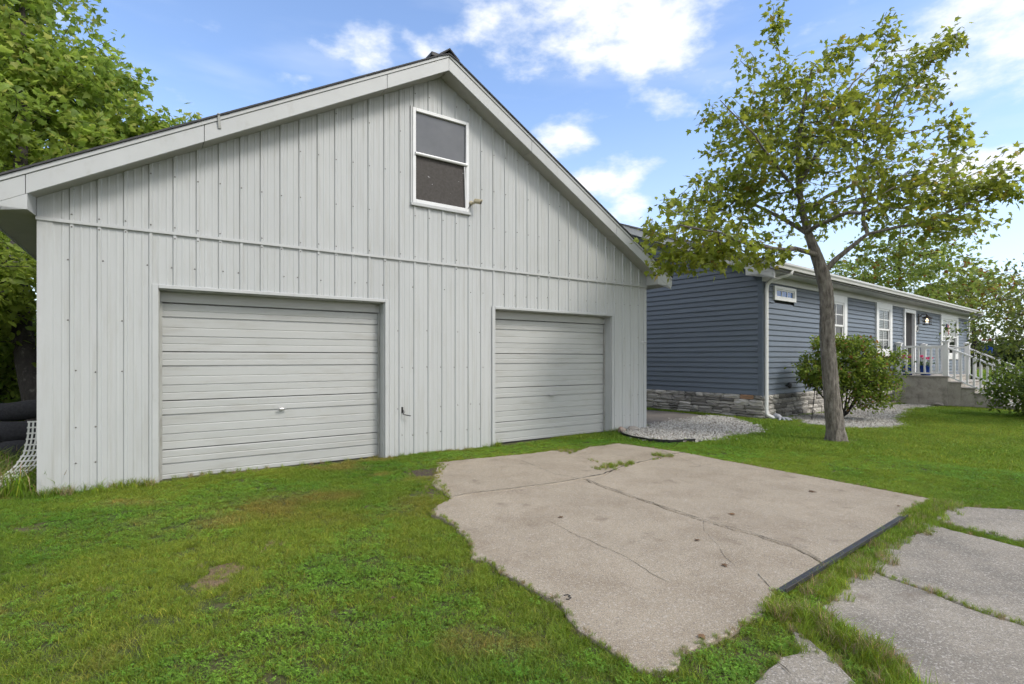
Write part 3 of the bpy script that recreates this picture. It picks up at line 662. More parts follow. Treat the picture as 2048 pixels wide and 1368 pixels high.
# windows
def frame(mb, a, b, c, d, w, y0, y1, top=None):
    t = top or w
    mb.box(a, a + w, y0, y1, c, d).box(b - w, b, y0, y1, c, d).box(a + w, b - w, y0, y1, d - t, d).box(a + w, b - w, y0, y1, c, c + w); return mb
def hwindow(a, b, c, d, kind):
    wo = frame(MB(), a, b, c, d, .22 if kind != 'transom' else .10, -.045, .02, .20 if kind != 'transom' else .07).build('window', M['vinyl'], Hh, bevel=.004)
    w = .22 if kind != 'transom' else .10; tp = .20 if kind != 'transom' else .07
    a, b, c, d = a + w, b - w, c + w * (1 if kind != 'transom' else .75), d - tp
    MB().box(a, b, .042, .048, c, d).build('unlit_room_sheet', M['interior'], wo)  # thin near-black sheet standing in for the unlit room's shade
    if kind == 'transom':
        frame(MB(), a, b, c, d, .03, -.02, .02).build('sash', M['vinyl'], wo)
        n = 3
        for i in range(n):
            x0 = a + .03 + (b - a - .06) * i / n; x1 = a + .03 + (b - a - .06) * (i + 1) / n
            MB().box(x0 + .012, x1 - .012, .0, .004, c + .02, d - .02).build('pane', M['glass_sky_paint'], wo)
            if i: MB().box(x0 - .012, x0 + .012, -.012, .01, c + .03, d - .03).build('muntin', M['vinyl'], wo)
        return
    zm = (c + d) / 2
    for lo, hi, y in ((zm - .02, d, -.012), (c, zm + .02, .008)):
        s = frame(MB(), a, b, lo, hi, .055, y - .014, y + .014).build('sash', M['vinyl'], wo, bevel=.003)
        nc = 2 if kind != 'wide' else 2
        for i in range(nc):
            for j in range(2):
                x0 = a + .055 + (b - a - .11) * i / nc; x1 = a + .055 + (b - a - .11) * (i + 1) / nc
                z0 = lo + .055 + (hi - lo - .11) * j / 2; z1 = lo + .055 + (hi - lo - .11) * (j + 1) / 2
                link(bpy.data.objects.new('pane', npmesh('pane', [(x0, y, z0), (x1, y, z0), (x1, y, z1), (x0, y, z1)], [(0, 1, 2, 3)], M['glass'])), s)
        mm = MB(); wv = .016 if kind != 'wide' else .05
        mm.box((a + b) / 2 - wv, (a + b) / 2 + wv, y - .009, y + .006, lo + .05, hi - .05); mm.box(a + .05, b - .05, y - .008, y + .005, (lo + hi) / 2 - .012, (lo + hi) / 2 + .012)
        mm.build('muntin', M['vinyl'], s)
    mb = MB(); z = c + .04
    while z < d - .04:
        mb.hexa([(a + .03, .026, z), (b - .03 if kind != 'n' else b - .25, .026, z), (b - .03, .04, z + .018), (a + .03, .04, z + .018)], [(a + .03, .026, z + .003), (b - .03, .026, z + .003), (b - .03, .04, z + .021), (a + .03, .04, z + .021)]); z += .055
    if kind == 'blinds': mb.build('blind', M['blind'], wo)
M['glass_sky_paint'] = mat('painted_sky_glass', (.09, .19, .48), (.08, .17, .44), rough=.12, spec=.6)  # opaque pane: blue sky reflection painted into the base colour
hwindow(*OPEN[0], 'transom'); hwindow(*OPEN[1], 'plain'); hwindow(*OPEN[2], 'blinds'); hwindow(*OPEN[4], 'wide')
# door
a, b, c, d = OPEN[3]; c = .84
mb = MB().box(a, a + .13, -.05, .02, c, d).box(b - .13, b, -.05, .02, c, d).box(a + .13, b - .13, -.05, .02, d - .13, d)
dc = mb.build('door_surround', M['vinyl'], Hh, bevel=.005)
MB().box(b - .132, b - .10, .022, .34, c, d - .1).box(a + .10, a + .132, .022, .34, c, d - .1).box(a + .13, b - .13, .022, .34, d - .132, d - .10).build('door_jamb', M['vinyl'], Hh)
dd = MB().box(a + .13, b - .13, .30, .345, c, d - .13).build('entry_door', M['door_red'], Hh)
for zz0, zz1 in ((c + .2, c + .75), (c + .9, c + 1.5), (c + 1.62, c + 2.0)):
    for x0 in (a + .25, (a + b) / 2 + .06):
        MB().box(x0, x0 + .36, .288, .30, zz0, zz1).build('door_panel', M['door_red'], dd, bevel=.01)
MB().lathe([(0, 0), (.03, .01), (.034, .03), (.02, .05), (.012, .06), (.03, .065)], 12).build('handle', M['steel'], dd).matrix_local = Matrix.Translation((b - .22, .24, c + .95)) @ Matrix.Rotation(R(-90), 4, 'X')
# frieze, soffit, gutter, roof
MB().box(-.03, HL + .03, -.035, -.003, ZE - .16, ZE + .02).build('frieze_board', M['gutter'], Hh, bevel=.004)
OVF, OVG = .42, .30
MB().box(-OVG, HL + OVG, -OVF + .02, -.0, ZE, ZE + .02).build('soffit', M['gutter'], Hh)
MB().box(-OVG, HL + OVG, -OVF, -OVF + .02, ZE - .015, ZE + .17).build('eave_fascia', M['gutter'], Hh)
gt = [(-OVF - .001, 3.43), (-OVF - .09, 3.43), (-OVF - .10, 3.48), (-OVF - .125, 3.52), (-OVF - .125, 3.565), (-OVF - .115, 3.565), (-OVF - .105, 3.53), (-OVF - .085, 3.485), (-OVF - .08, 3.44), (-OVF - .001, 3.44)]
MB().prism(gt, 'x', -OVG, HL + OVG).build('gutter', M['gutter'], Hh)
for s in (0, 1):
    def my(y): return y if s == 0 else HD - y
    mb = MB(); n = 30; y0 = -OVF - .05
    for k in range(n):
        a = y0 + (RY - y0) * k / n; b = y0 + (RY - y0) * (k + 1) / n
        za, zb = hroof(a) + .148, hroof(b + .012) + .138
        za = 3.42 + .43 * a + .02 + .148; zb = 3.42 + .43 * (b + .012) + .02 + .138
        mb.hexa([(-OVG - .03, my(a), za - .02), (HL + OVG + .03, my(a), za - .02), (HL + OVG + .03, my(b), zb - .02), (-OVG - .03, my(b), zb - .02)],
                [(-OVG - .03, my(a), za), (HL + OVG + .03, my(a), za), (HL + OVG + .03, my(b), zb), (-OVG - .03, my(b), zb)])
    mb.build('roof_slope', M['shingle'], Hh)
    for xx in (-OVG, HL + OVG - .02):
        q = [(-OVF - .0, 0), (RY, 0)]
        def zz(y, dz): return 3.44 + .43 * y + dz
        MB().hexa([(xx, my(-OVF), zz(-OVF, -.06)), (xx + .02, my(-OVF), zz(-OVF, -.06)), (xx + .02, my(-OVF), zz(-OVF, .125)), (xx, my(-OVF), zz(-OVF, .125))],
                  [(xx, my(RY), zz(RY, -.06)), (xx + .02, my(RY), zz(RY, -.06)), (xx + .02, my(RY), zz(RY, .125)), (xx, my(RY), zz(RY, .125))]).build('rake_board', M['gutter'], Hh)
    MB().add([(-OVG + .02, my(-OVF), zz(-OVF, -.05)), (.03, my(-OVF), zz(-OVF, -.05)), (.03, my(RY), zz(RY, -.05)), (-OVG + .02, my(RY), zz(RY, -.05))], [(0, 1, 2, 3)]).build('rake_soffit', M['gutter'], Hh)
    MB().add([(-OVG + .003, my(-OVF), ZE - .015), (-OVG + .003, my(.25), ZE - .015), (-OVG + .003, my(.25), zz(.25, -.06)), (-OVG + .003, my(-OVF), zz(-OVF, -.06)), (0, my(.25), ZE - .015), (0, my(.25), zz(.25, -.06)), (0, my(-OVF), ZE - .015)],
             [(0, 1, 2, 3), (1, 4, 5, 2), (0, 6, 4, 1)]).build('eave_return', M['gutter'], Hh)
# downspouts
def downspout(u, zb, kick):
    pts = [(u + .35, -OVF - .06, 3.44), (u + .33, -OVF - .055, 3.36), (u + .12, -.14, 3.24), (u + .02, -.075, 3.14), (u, -.07, 3.0), (u, -.07, 1.5), (u, -.07, zb + .13), (u + .01, -.09, zb + .07), (u + .04 * kick, -.24, zb + .0)]
    MB().tube(pts, [.045] * len(pts), 6).build('downspout', M['vinyl'], Hh)
downspout(.06, .03, 1); downspout(HL - .2, -.05, 1)
# dryer vent and hose bib
MB().lathe([(.0, .0), (.07, 0), (.075, .03), (.05, .06), (.0, .06)], 12).build('vent_cap', M['rail_iron'], Hh).matrix_local = Matrix.Translation((1.35, -.002, .74)) @ Matrix.Rotation(R(90), 4, 'X')
MB().tube([(1.18, .0, .74), (1.18, -.06, .74), (1.2, -.08, .72)], .014, 6).build('hose_bib', M['rail_iron'], Hh)
# stone veneer: every stone its own piece
def stone_mesh(seed):
    r = random.Random(seed); bm = bmesh.new(); bmesh.ops.create_cube(bm, size=1)
    bmesh.ops.subdivide_edges(bm, edges=bm.edges[:], cuts=2, use_grid_fill=True)
    for v in bm.verts:
        x, y, z = v.co
        k = 1 - .10 * (abs(x) > .4) * (abs(z) > .4)
        v.co = Vector((x * k + r.uniform(-.012, .012), y + (r.uniform(-.22, .12) if y < -.4 else 0) + (.25 if y < -.4 and (abs(x) > .4 or abs(z) > .4) else 0), z * k + r.uniform(-.03, .03)))
    me = bpy.data.meshes.new('stone'); bm.to_mesh(me); bm.free(); return me
SM = [stone_mesh(i) for i in range(10)]
for m_ in SM: m_.materials.append(M['stone'])
def veneer(parent, length, top, bottom, place, seed, warm=()):
    r = random.Random(seed); z = top; i = 0
    while z > bottom:
        hh = r.choice((.085, .11, .125, .15)); x = -.03 * r.random()
        while x < length:
            w = r.uniform(.17, .46); w = min(w, length - x + .03)
            split = hh > .12 and r.random() < .35
            for q in ((0, .5), (.5, .5)) if split else ((0, 1),):
                o = bpy.data.objects.new('stone', SM[r.randrange(10)]); link(o, parent)
                zc = z - hh * (q[0] + q[1] / 2)
                place(o, x + w / 2, zc); o.scale = (w - .008, .06 + .05 * r.random(), hh * q[1] - .006)
                if i in warm:
                    me = SM[3].copy(); me.materials.clear(); me.materials.append(M['stone_warm']); o.data = me
                i += 1
            x += w
        z -= hh
sb = MB().box(0, .03, .01, HD, -.35, ZS).build('stone_base', M['mortar'], Hh)
def pl_g(o, x, z): o.location = (-.012, x, z); o.rotation_euler = (0, 0, R(-90))
veneer(sb, 4.4, ZS, -.28, pl_g, 3, warm=(1,))
sb2 = MB().box(.01, 9.5, .0, .03, -.35, ZS).build('stone_base', M['mortar'], Hh)
def pl_f(o, x, z): o.location = (x, -.012, z)
veneer(sb2, 9.4, ZS, -.28, pl_f, 8)
MB().box(9.4, HL, .0, .03, -.35, ZS).build('foundation_wall', M['porch'], Hh)

# porch: landing, steps
PU0, PU1, PW, PZ = 9.42, 12.45, 1.43, .84
po = thing('porch', 'concrete porch landing with four steps beside the house door', 'porch', hw(PU0, 0, 0), HR)
MB().box(0, PU1 - PU0, -PW, -.03, -.5, PZ - .05).build('landing', M['porch'], po, bevel=.01)
MB().box(-.03, PU1 - PU0 + .03, -PW - .02, -.03, PZ - .048, PZ).build('landing_cap', M['tread'], po, bevel=.01)
for i in range(5):
    y1 = -PW - .33 * i; y0 = y1 - .33 ; z = PZ - .18 - .17 * i
    if z < -.2: break
    MB().box(.02, PU1 - PU0 - .02, y0, y1 - .003, -.5, z - .045).build('step', M['porch'], po, bevel=.006)
    MB().box(-.01, PU1 - PU0 + .01, y0 - .03, y1 - .004, z - .043, z).build('tread', M['tread'], po, bevel=.008)
# railings
def post(par, x, y, z0, z1):
    p = MB().box(x - .07, x + .07, y - .07, y + .07, z0, z1 - .07).build('post', M['vinyl'], par, bevel=.006)
    MB().box(x - .10, x + .10, y - .10, y + .10, z1 - .068, z1 - .04).add([(x - .075, y - .075, z1 - .04), (x + .075, y - .075, z1 - .04), (x + .075, y + .075, z1 - .04), (x - .075, y + .075, z1 - .04), (x, y, z1)], [(0, 1, 4), (1, 2, 4), (2, 3, 4), (3, 0, 4)]).box(x - .082, x + .082, y - .082, y + .082, z1 - .11, z1 - .0701).build('post_cap', M['vinyl'], p)
def rail(par, p0, p1, z0, z1, step=.155):
    """straight or raking run from p0 (x,y,z) to p1 between posts: top rail, bottom rail, balusters"""
    a, b = Vector(p0), Vector(p1); n = max(2, int(round((b.xy - a.xy).length / step)))
    up = Vector((0, 0, 1)); side = (b - a).cross(up).normalized()
    for nm, dz, hw_, hh in (('top_rail', z1, .042, .06), ('bottom_rail', z0, .03, .05)):
        A, B = a + up * dz, b + up * dz
        MB().hexa([A + side * hw_ - up * hh, A - side * hw_ - up * hh, A - side * hw_, A + side * hw_], [B + side * hw_ - up * hh, B - side * hw_ - up * hh, B - side * hw_, B + side * hw_]).build(nm, M['vinyl'], par, bevel=.004)
    for i in range(1, n):
        p = a.lerp(b, i / n)
        MB().box(p.x - .026, p.x + .026, p.y - .026, p.y + .026, p.z + z0 - .004, p.z + z1 - .042).build('baluster', M['vinyl'], par)
pr = thing('porch_railing', 'white vinyl railing with square balusters along the near side of porch and steps', 'railing', hw(PU0, 0, 0), HR, 'porch railings')
X0 = .06
post(pr, X0, -.10, PZ, 1.98); post(pr, X0, -PW + .06, PZ - .05, 2.02)
rail(pr, (X0, -.155, PZ), (X0, -PW + .115, PZ), .10, .99)
run = 1.75; drop = .90
rail(pr, (X0, -PW, PZ - .04), (X0, -PW - run, PZ - .04 - drop), .06, .98)
post(pr, X0, -PW - run - .05, -.25, 1.02)
pr2 = thing('porch_railing', 'white vinyl railing on the far side of the porch, behind the flower pots', 'railing', hw(PU0, 0, 0), HR, 'porch railings')
X1 = PU1 - PU0 - .06
post(pr2, X1, -.10, PZ, 1.98); post(pr2, X1, -PW + .06, PZ - .05, 2.0)
rail(pr2, (X1, -.155, PZ), (X1, -PW + .115, PZ), .10, .99)
rail(pr2, (X1, -PW, PZ - .04), (X1, -PW - run, PZ - .04 - drop), .06, .98)
post(pr2, X1, -PW - run - .05, -.25, 1.02)

# lantern
la = thing('wall_lantern', 'bronze wall lantern glowing beside the front door', 'lantern', hw(12.15, 0, 2.86), HR)
MB().box(-.09, .09, -.03, -.002, -.16, .22).build('back_plate', M['lantern'], la, bevel=.008)
MB().tube([(0, -.03, .12), (0, -.12, .2), (.0, -.24, .2), (.0, -.26, .15)], .016, 8).build('arm', M['lantern'], la)
MB().lathe([(.0, .17), (.03, .15), (.05, .12), (.17, .06), (.175, .045), (.15, .045)], 8, (0, -.26, 0)).build('roof', M['lantern'], la)
mb = MB()
for k in range(4):
    an = math.pi / 4 + k * math.pi / 2
    mb.tube([(.13 * math.cos(an), -.26 + .13 * math.sin(an), .05), (.14 * math.cos(an), -.26 + .14 * math.sin(an), -.2)], .012, 5)
for z in (-.2, -.08):
    mb.box(-.11, .11, -.37, -.355, z - .012, z + .012).box(-.11, .11, -.165, -.15, z - .012, z + .012).box(-.11, -.095, -.355, -.165, z - .012, z + .012).box(.095, .11, -.355, -.165, z - .012, z + .012)
mb.build('cage', M['lantern'], la)
MB().lathe([(.0, -.21), (.15, -.21), (.15, -.19), (0, -.19)], 8, (0, -.26, 0)).build('base', M['lantern'], la)

bm_ = bpy.data.materials.new('bulb_light'); bm_.use_nodes = True; bm_.node_tree.nodes['Principled BSDF'].inputs['Emission Color'].default_value = (1, .72, .40, 1); bm_.node_tree.nodes['Principled BSDF'].inputs['Emission Strength'].default_value = 2.6
MB().lathe([(0, -.13), (.03, -.11), (.045, -.06), (.03, -.01), (.015, .03), (0, .04)], 10, (0, -.26, 0)).build('bulb', bm_, la, smooth=True)
pq = thing('wall_plaque', 'small pale oval plaque on blue siding under the lantern', 'plaque', hw(11.92, -.01, 2.52), HR)
MB().lathe([(0, 0), (.16, 0), (.17, .012), (.15, .02), (.14, .012), (0, .012)], 20).build('disc', M['gutter'], pq).matrix_local = Matrix.Rotation(R(90), 4, 'X') @ Matrix.Diagonal((1, .8, 1, 1))
MB().lathe([(0, .013), (.10, .014), (.10, .018), (0, .02)], 16).build('emblem', M['rail_iron'], pq).matrix_local = Matrix.Rotation(R(90), 4, 'X') @ Matrix.Diagonal((1, .8, 1, 1))

# ------------------------------------------------------------------ vegetation tools
def leaf_shape(kind):
    if kind == 'maple':
        o = [(0, 0), (.10, .02), (.42, .05), (.30, .22), (.52, .48), (.24, .46), (.17, .62), (0, 1.0)]
        pts = o + [(-x, y) for x, y in o[-2:0:-1]]
        V = np.array([(x, y - .0, -.16 * abs(x) - .12 * y * y) for x, y in pts]); c = np.array([[0, .35, .03]])
        V = np.r_[c, V]; n = len(pts); F = np.array([(0, 1 + i, 1 + (i + 1) % n) for i in range(n)])
    elif kind == 'oval':
        V = np.array([(0, 0, 0), (.26, .3, .05), (.22, .7, .02), (0, 1, -.08), (-.22, .7, .02), (-.26, .3, .05)]); F = np.array([(0, 1, 2), (0, 2, 3), (0, 3, 4), (0, 4, 5)])
    else:                # a ragged clump of three blades for far crowns
        V = np.array([(0, 0, 0), (.38, .35, .1), (.1, .55, .0), (.15, 1, -.1), (-.12, .6, .05), (-.42, .45, -.05)]); F = np.array([(0, 1, 2), (0, 2, 3), (0, 3, 4), (0, 4, 5)])
    return V, F
def make_leaves(P, outw, kind, size, cols, droop=.35, g=None):
    """P (n,3) leaf bases; outw (n,3) outward direction; returns V, F, C arrays"""
    g = g or rng
    n = len(P); LV, LF = leaf_shape(kind)
    t = outw * .6 + g.normal(size=(n, 3)) * .55; t[:, 2] -= droop; t /= np.linalg.norm(t, axis=1)[:, None]
    up = g.normal(size=(n, 3)) * .55 + np.array([0, 0, 1.0]); nrm = up - t * np.sum(up * t, 1)[:, None]; nrm /= np.linalg.norm(nrm, axis=1)[:, None]
    sx = np.cross(t, nrm); s = (size * g.uniform(.65, 1.2, n))[:, None, None]
    M3 = np.stack([sx, t, nrm], 2)                       # columns
    V = np.einsum('nij,kj->nki', M3, LV) * s + P[:, None, :]
    k = len(LV); F = (LF[None] + (np.arange(n) * k)[:, None, None]).reshape(-1, 3)
    return V.reshape(-1, 3), F, np.repeat(cols, k, 0)
def grow(limbs, attr, step=.25, twist=.10, bias=.15, seed=1, r0=.0045, expo=2.35, lift=.12):
    """limbs: list of polylines [(point, radius)...]; attr: (n,3). Twigs reach every attractor from the nearest wood."""
    g = np.random.default_rng(seed)
    pos, par, rmin = [], [], []
    for L_ in limbs:
        start = None
        for i, (p, r) in enumerate(L_):
            p = np.array(p, float)
            if i == 0 and pos:
                start = int(np.argmin(np.linalg.norm(np.array(pos) - p, axis=1))); prev = start; continue
            if i == 0: pos.append(p); par.append(-1); rmin.append(r); prev = 0; continue
            q = pos[prev]; k = max(1, int(np.linalg.norm(p - q) / step)); rp = rmin[prev] if i > 1 or start is None else r * 1.25
            for j in range(1, k + 1):
                w = q + (p - q) * j / k + (g.normal(size=3) * .012 if j < k else 0)
                pos.append(w); par.append(prev); rmin.append(rp + (r - rp) * j / k); prev = len(pos) - 1
    nodes = np.zeros((200000, 3)); n = len(pos); nodes[:n] = pos
    depth = np.zeros(200000)
    base = np.array(limbs[0][-1][0]); order = np.argsort(np.linalg.norm(attr - base * np.array([1, 1, .9]), axis=1))
    tips = []
    for ai in order:
        a = attr[ai]; d = np.linalg.norm(nodes[:n] - a, axis=1) + np.maximum(0, nodes[:n, 2] - a[2]) * .6 + depth[:n] * bias
        d[:2] += 3
        j = int(np.argmin(d)); q = nodes[j].copy(); L_ = np.linalg.norm(a - q); k = max(1, int(L_ / step)); prev = j
        off = g.normal(size=3) * twist * L_; off[2] += lift * L_ * (1 if a[2] > q[2] else -.4)
        for i in range(1, k + 1):
            t = i / k; w = q + (a - q) * t + off * math.sin(math.pi * t) * .8
            nodes[n] = w; par.append(prev); rmin.append(0); depth[n] = depth[prev] + .25 * L_ / k; prev = n; n += 1
        tips.append(prev)
    rad = np.array(rmin); acc = np.zeros(n)
    ch = [[] for _ in range(n)]
    for i in range(n):
        if par[i] >= 0: ch[par[i]].append(i)
    for i in range(n - 1, -1, -1):
        v = acc[i] if ch[i] else r0 ** expo
        if not ch[i]: acc[i] = v
        if par[i] >= 0: acc[par[i]] += v
    rr = np.maximum(acc ** (1 / expo), r0); rad = np.where(rad > 0, rad, rr)
    for i in range(n):
        if par[i] >= 0: rad[i] = min(rad[i], rad[par[i]] * 1.0)
    return nodes[:n], np.array(par), rad, ch, np.array(tips)
def wood_mesh(name, nodes, par, rad, ch, mat_, trunk_n=10, seed=0):
    mb = MB(); stack = [(0, None)]; r = random.Random(seed)
    while stack:
        i, p0 = stack.pop(); pts = []; rs = []
        if p0 is not None: pts.append(nodes[p0]); rs.append(min(rad[i] * 1.15, rad[p0]))
        while True:
            pts.append(nodes[i]); rs.append(rad[i])
            if not ch[i]: break
            big = max(ch[i], key=lambda c: rad[c])
            for c in ch[i]:
                if c != big: stack.append((c, i))
            i = big
        if len(pts) > 1:
            if rs[0] > .12 and len(pts) > 12:         # the trunk: dense rings with furrowed bark
                P = np.array(pts); d = np.r_[0, np.cumsum(np.linalg.norm(np.diff(P, axis=0), axis=1))]
                for _ in range(2): P[1:-1] = (P[:-2] + 2 * P[1:-1] + P[2:]) / 4
                t = np.arange(0, d[-1], .022); Q = np.stack([np.interp(t, d, P[:, c]) for c in range(3)], 1); q = np.interp(t, d, rs); n = 40; b = len(mb.v)
                th = np.linspace(0, 2 * math.pi, n, endpoint=False)
                for k in range(len(Q)):
                    z = t[k]; w = th + .25 * np.sin(z * 1.9 + 2 * th) + .15 * np.sin(z * 5.3 + 3 * th + 1)
                    rdg = np.abs(np.sin(7 * w + 1.6 * np.sin(z * 6.1 + th))) * .6 + np.abs(np.sin(12 * w + 2.2 * np.sin(z * 9.7 + 2 * th))) * .4
                    brk = .5 + .5 * np.sin(z * 21 + 5 * np.sin(3 * th) + 9 * np.sin(7 * w))
                    rr_ = q[k] * (1 + .11 * (rdg - .5) - .035 * (brk > .86)) * (1 + .04 * np.sin(2 * th + z * 1.3)) + q[k] * .13 * np.sin(5 * th + .6) * np.exp(-z * 7)
                    for a, r_ in zip(th, rr_): mb.v.append((Q[k, 0] + math.cos(a) * r_, Q[k, 1] + math.sin(a) * r_, Q[k, 2]))
                for k in range(len(Q) - 1):
                    for a in range(n): mb.f.append((b + k * n + a, b + k * n + (a + 1) % n, b + (k + 1) * n + (a + 1) % n, b + (k + 1) * n + a))
                continue
            n = 10 if rs[0] > .05 else (6 if rs[0] > .015 else 4)
            mb.tube(pts, rs, n, cap=False)
    return mb
def tone(n, a, b, g=rng, alt=None, altp=0):
    t = g.random(n)[:, None]; c = np.array(a) * (1 - t) + np.array(b) * t; c = c * g.uniform(.8, 1.2, n)[:, None]
    if alt is not None:
        k = g.random(n) < altp; c[k] = np.array(alt) * g.uniform(.7, 1.2, k.sum())[:, None]
    return c
def in_blobs(blobs, n, g):
    """n points in a union of ellipsoids (centre, radii, weight)"""
    w = np.array([b[2] for b in blobs], float); w /= w.sum(); k = g.choice(len(blobs), n, p=w)
    u = g.normal(size=(n, 3)); u /= np.linalg.norm(u, axis=1)[:, None]; u *= (g.random(n) ** .42)[:, None]
    return np.array([b[0] for b in blobs])[k] + u * np.array([b[1] for b in blobs])[k]
def tree(name, label, cat, limbs, attr, leafkind, size, per, spread, ca, cb, bark, seed=1, group=None, step=.25, alt=None, altp=0, keep=None, r0=.0045, droop=.35, parent_loc=None, expo=2.35, lift=.12, wood='trunk'):
    g = np.random.default_rng(seed)
    nodes, par, rad, ch, tips = grow(limbs, attr, step=step, seed=seed, r0=r0, expo=expo, lift=lift)
    base = Vector(limbs[0][0][0]); root = thing(name, label, cat, base, 0, group)
    mb = wood_mesh(name, nodes, par, rad, ch, bark, seed=seed); mb.v = [tuple(Vector(v) - base) for v in mb.v]
    me = bpy.data.meshes.new(wood); me.from_pydata(mb.v, [], mb.f); me.materials.append(bark)
    me.polygons.foreach_set('use_smooth', [True] * len(me.polygons)); o = bpy.data.objects.new(wood, me); link(o, root)
    # leaves along the last stretch of each twig
    T = nodes[tips]; Pt = nodes[par[tips]]
    n = len(T) * per; idx = np.repeat(np.arange(len(T)), per)
    t = g.random(n)[:, None] ** .6
    P = Pt[idx] * (1 - t) + T[idx] * t + g.normal(size=(n, 3)) * np.array(spread)
    ctr = attr.mean(0); outw = P - (nodes[par[tips]])[idx]; outw /= np.linalg.norm(outw, axis=1)[:, None] + 1e-6
    cols = tone(n, ca, cb, g, alt, altp) * (np.repeat(g.uniform(.82, 1.18, len(T)), per))[:, None]
    if keep is not None:
        k = keep(P); P, outw, cols = P[k], outw[k], cols[k]
    V, F, C = make_leaves(P, outw, leafkind, size, cols, droop, g)
    me = npmesh('crown', V - np.array(base), F, M['leaf'], C); o = bpy.data.objects.new('crown', me); link(o, root); o['kind'] = 'stuff'
    return root

def at(px, py, Y): return np.array([(px - 1024) / FPX * Y, Y, CAMH + (HORIZ - py) / FPX * Y])
# ---- the maple in the lawn
g = np.random.default_rng(31)
TY = 9.0
zb = float(gz(5.61, 9.09))
TR = lambda px, py, dy=0: tuple(at(px, py, TY + dy))
base = np.array([5.58, 9.0, zb - .06])
limbs = [
    [(base, .21), (base + np.array([-.005, 0, .07]), .172), (base + np.array([-.02, 0, .25]), .145), (TR(1662, 780), .12), (TR(1654, 680), .108), (TR(1655, 600), .104), (TR(1648, 545), .108), (TR(1634, 510), .09), (TR(1612, 465, .05), .066), (TR(1604, 425, .1), .056), (TR(1597, 370, .1), .043), (TR(1594, 300, .2), .036), (TR(1610, 200, .2), .028), (TR(1620, 130, .2), .015)],
    [TR(1652, 545), (TR(1670, 520, -.1), .045), (TR(1705, 492, -.2), .036), (TR(1735, 468, -.3), .031), (TR(1790, 455, -.4), .022), (TR(1860, 440, -.5), .02), (TR(1940, 405, -.6), .018), (TR(2020, 385, -.6), .008)],
    [TR(1733, 470, -.3), (TR(1726, 440, -.1), .036), (TR(1730, 410, .2), .03), (TR(1722, 380, .4), .026), (TR(1760, 300, .6), .018), (TR(1800, 180, .6), .012), (TR(1890, 90, .6), .006)],
    [TR(1636, 512), (TR(1590, 497, -.3), .038), (TR(1555, 498, -.6), .03), (TR(1500, 490, -.9), .022), (TR(1440, 465, -1.1), .016), (TR(1360, 450, -1.2), .014)],
    [TR(1612, 465), (TR(1570, 440, .5), .035), (TR(1510, 410, 1.0), .026), (TR(1440, 390, 1.3), .016)],
    [TR(1603, 420), (TR(1650, 395, .6), .034), (TR(1720, 360, 1.0), .026), (TR(1800, 330, 1.3), .018)],
    [TR(1600, 400), (TR(1560, 340, -.5), .022), (TR(1510, 270, -.9), .014), (TR(1440, 200, -1.0), .006)],
    [TR(1596, 360), (TR(1650, 280, -.5), .026), (TR(1690, 190, -.7), .014), (TR(1760, 110, -.6), .008)],
    [TR(1612, 463), (TR(1680, 430, -1.0), .03), (TR(1740, 420, -1.8), .02)],
]
limbs = [[(l, None) if not (isinstance(l, tuple) and len(l) == 2) else l for l in L_] for L_ in limbs]
limbs = [[(p, r if r is not None else .05) for p, r in L_] for L_ in limbs]
def eb(px, py, rx, ry, w, dy=0, rd=None):
    c = at(px, py, TY + dy); k = (TY + dy) / FPX
    return (c, np.array([rx * k, rd if rd is not None else max(rx, ry) * k * .9, ry * k]), w)
blobs_t = [eb(1610, 330, 170, 120, 17), eb(1600, 220, 130, 75, 9), eb(1740, 240, 130, 90, 10), eb(1420, 410, 110, 70, 9), eb(1385, 470, 105, 55, 8, -.6), eb(1840, 360, 160, 60, 11, -.2),
           eb(1560, 145, 60, 55, 3, 0, .4), eb(1830, 150, 70, 60, 4, .3, .5), eb(1720, 430, 200, 38, 6, 0, 1.8), eb(1960, 385, 80, 42, 4.5, -.4, .6), eb(1530, 515, 70, 14, 1.6, -.6, .5),
           eb(1480, 500, 130, 30, 4.5, -.7, .7), eb(1550, 50, 11, 48, 1.3, .1, .1), eb(1775, 60, 12, 48, 1.0, .2, .1), eb(1915, 75, 45, 18, 1.0, .4, .2), eb(1915, 265, 28, 45, 1.3, .1, .2),
           eb(1440, 240, 45, 60, 2.2, 0, .5), eb(1500, 110, 30, 30, .5, 0, .2), eb(1690, 110, 60, 35, 1.6, 0, .4), eb(1500, 330, 110, 90, 6), eb(1880, 110, 40, 35, 1.2, .3, .3), eb(1330, 520, 45, 35, 2.2, -.6, .4), eb(1400, 530, 60, 20, 1.5, -.8, .4), eb(1480, 230, 60, 60, 2.5, 0, .5), eb(1880, 460, 120, 28, 2.6, -.5, .6), eb(1780, 500, 70, 22, 1.0, .4, .4)]
attr = in_blobs(blobs_t, 1350, g)
tree('maple_tree', 'slender maple with curved grey trunk standing in the lawn before the house', 'tree', limbs, attr, 'maple', .106, 8, (.095, .095, .055), (.15, .208, .025), (.255, .29, .042), M['bark'], seed=12, alt=(.33, .27, .05), altp=.03, step=.22, r0=.004)

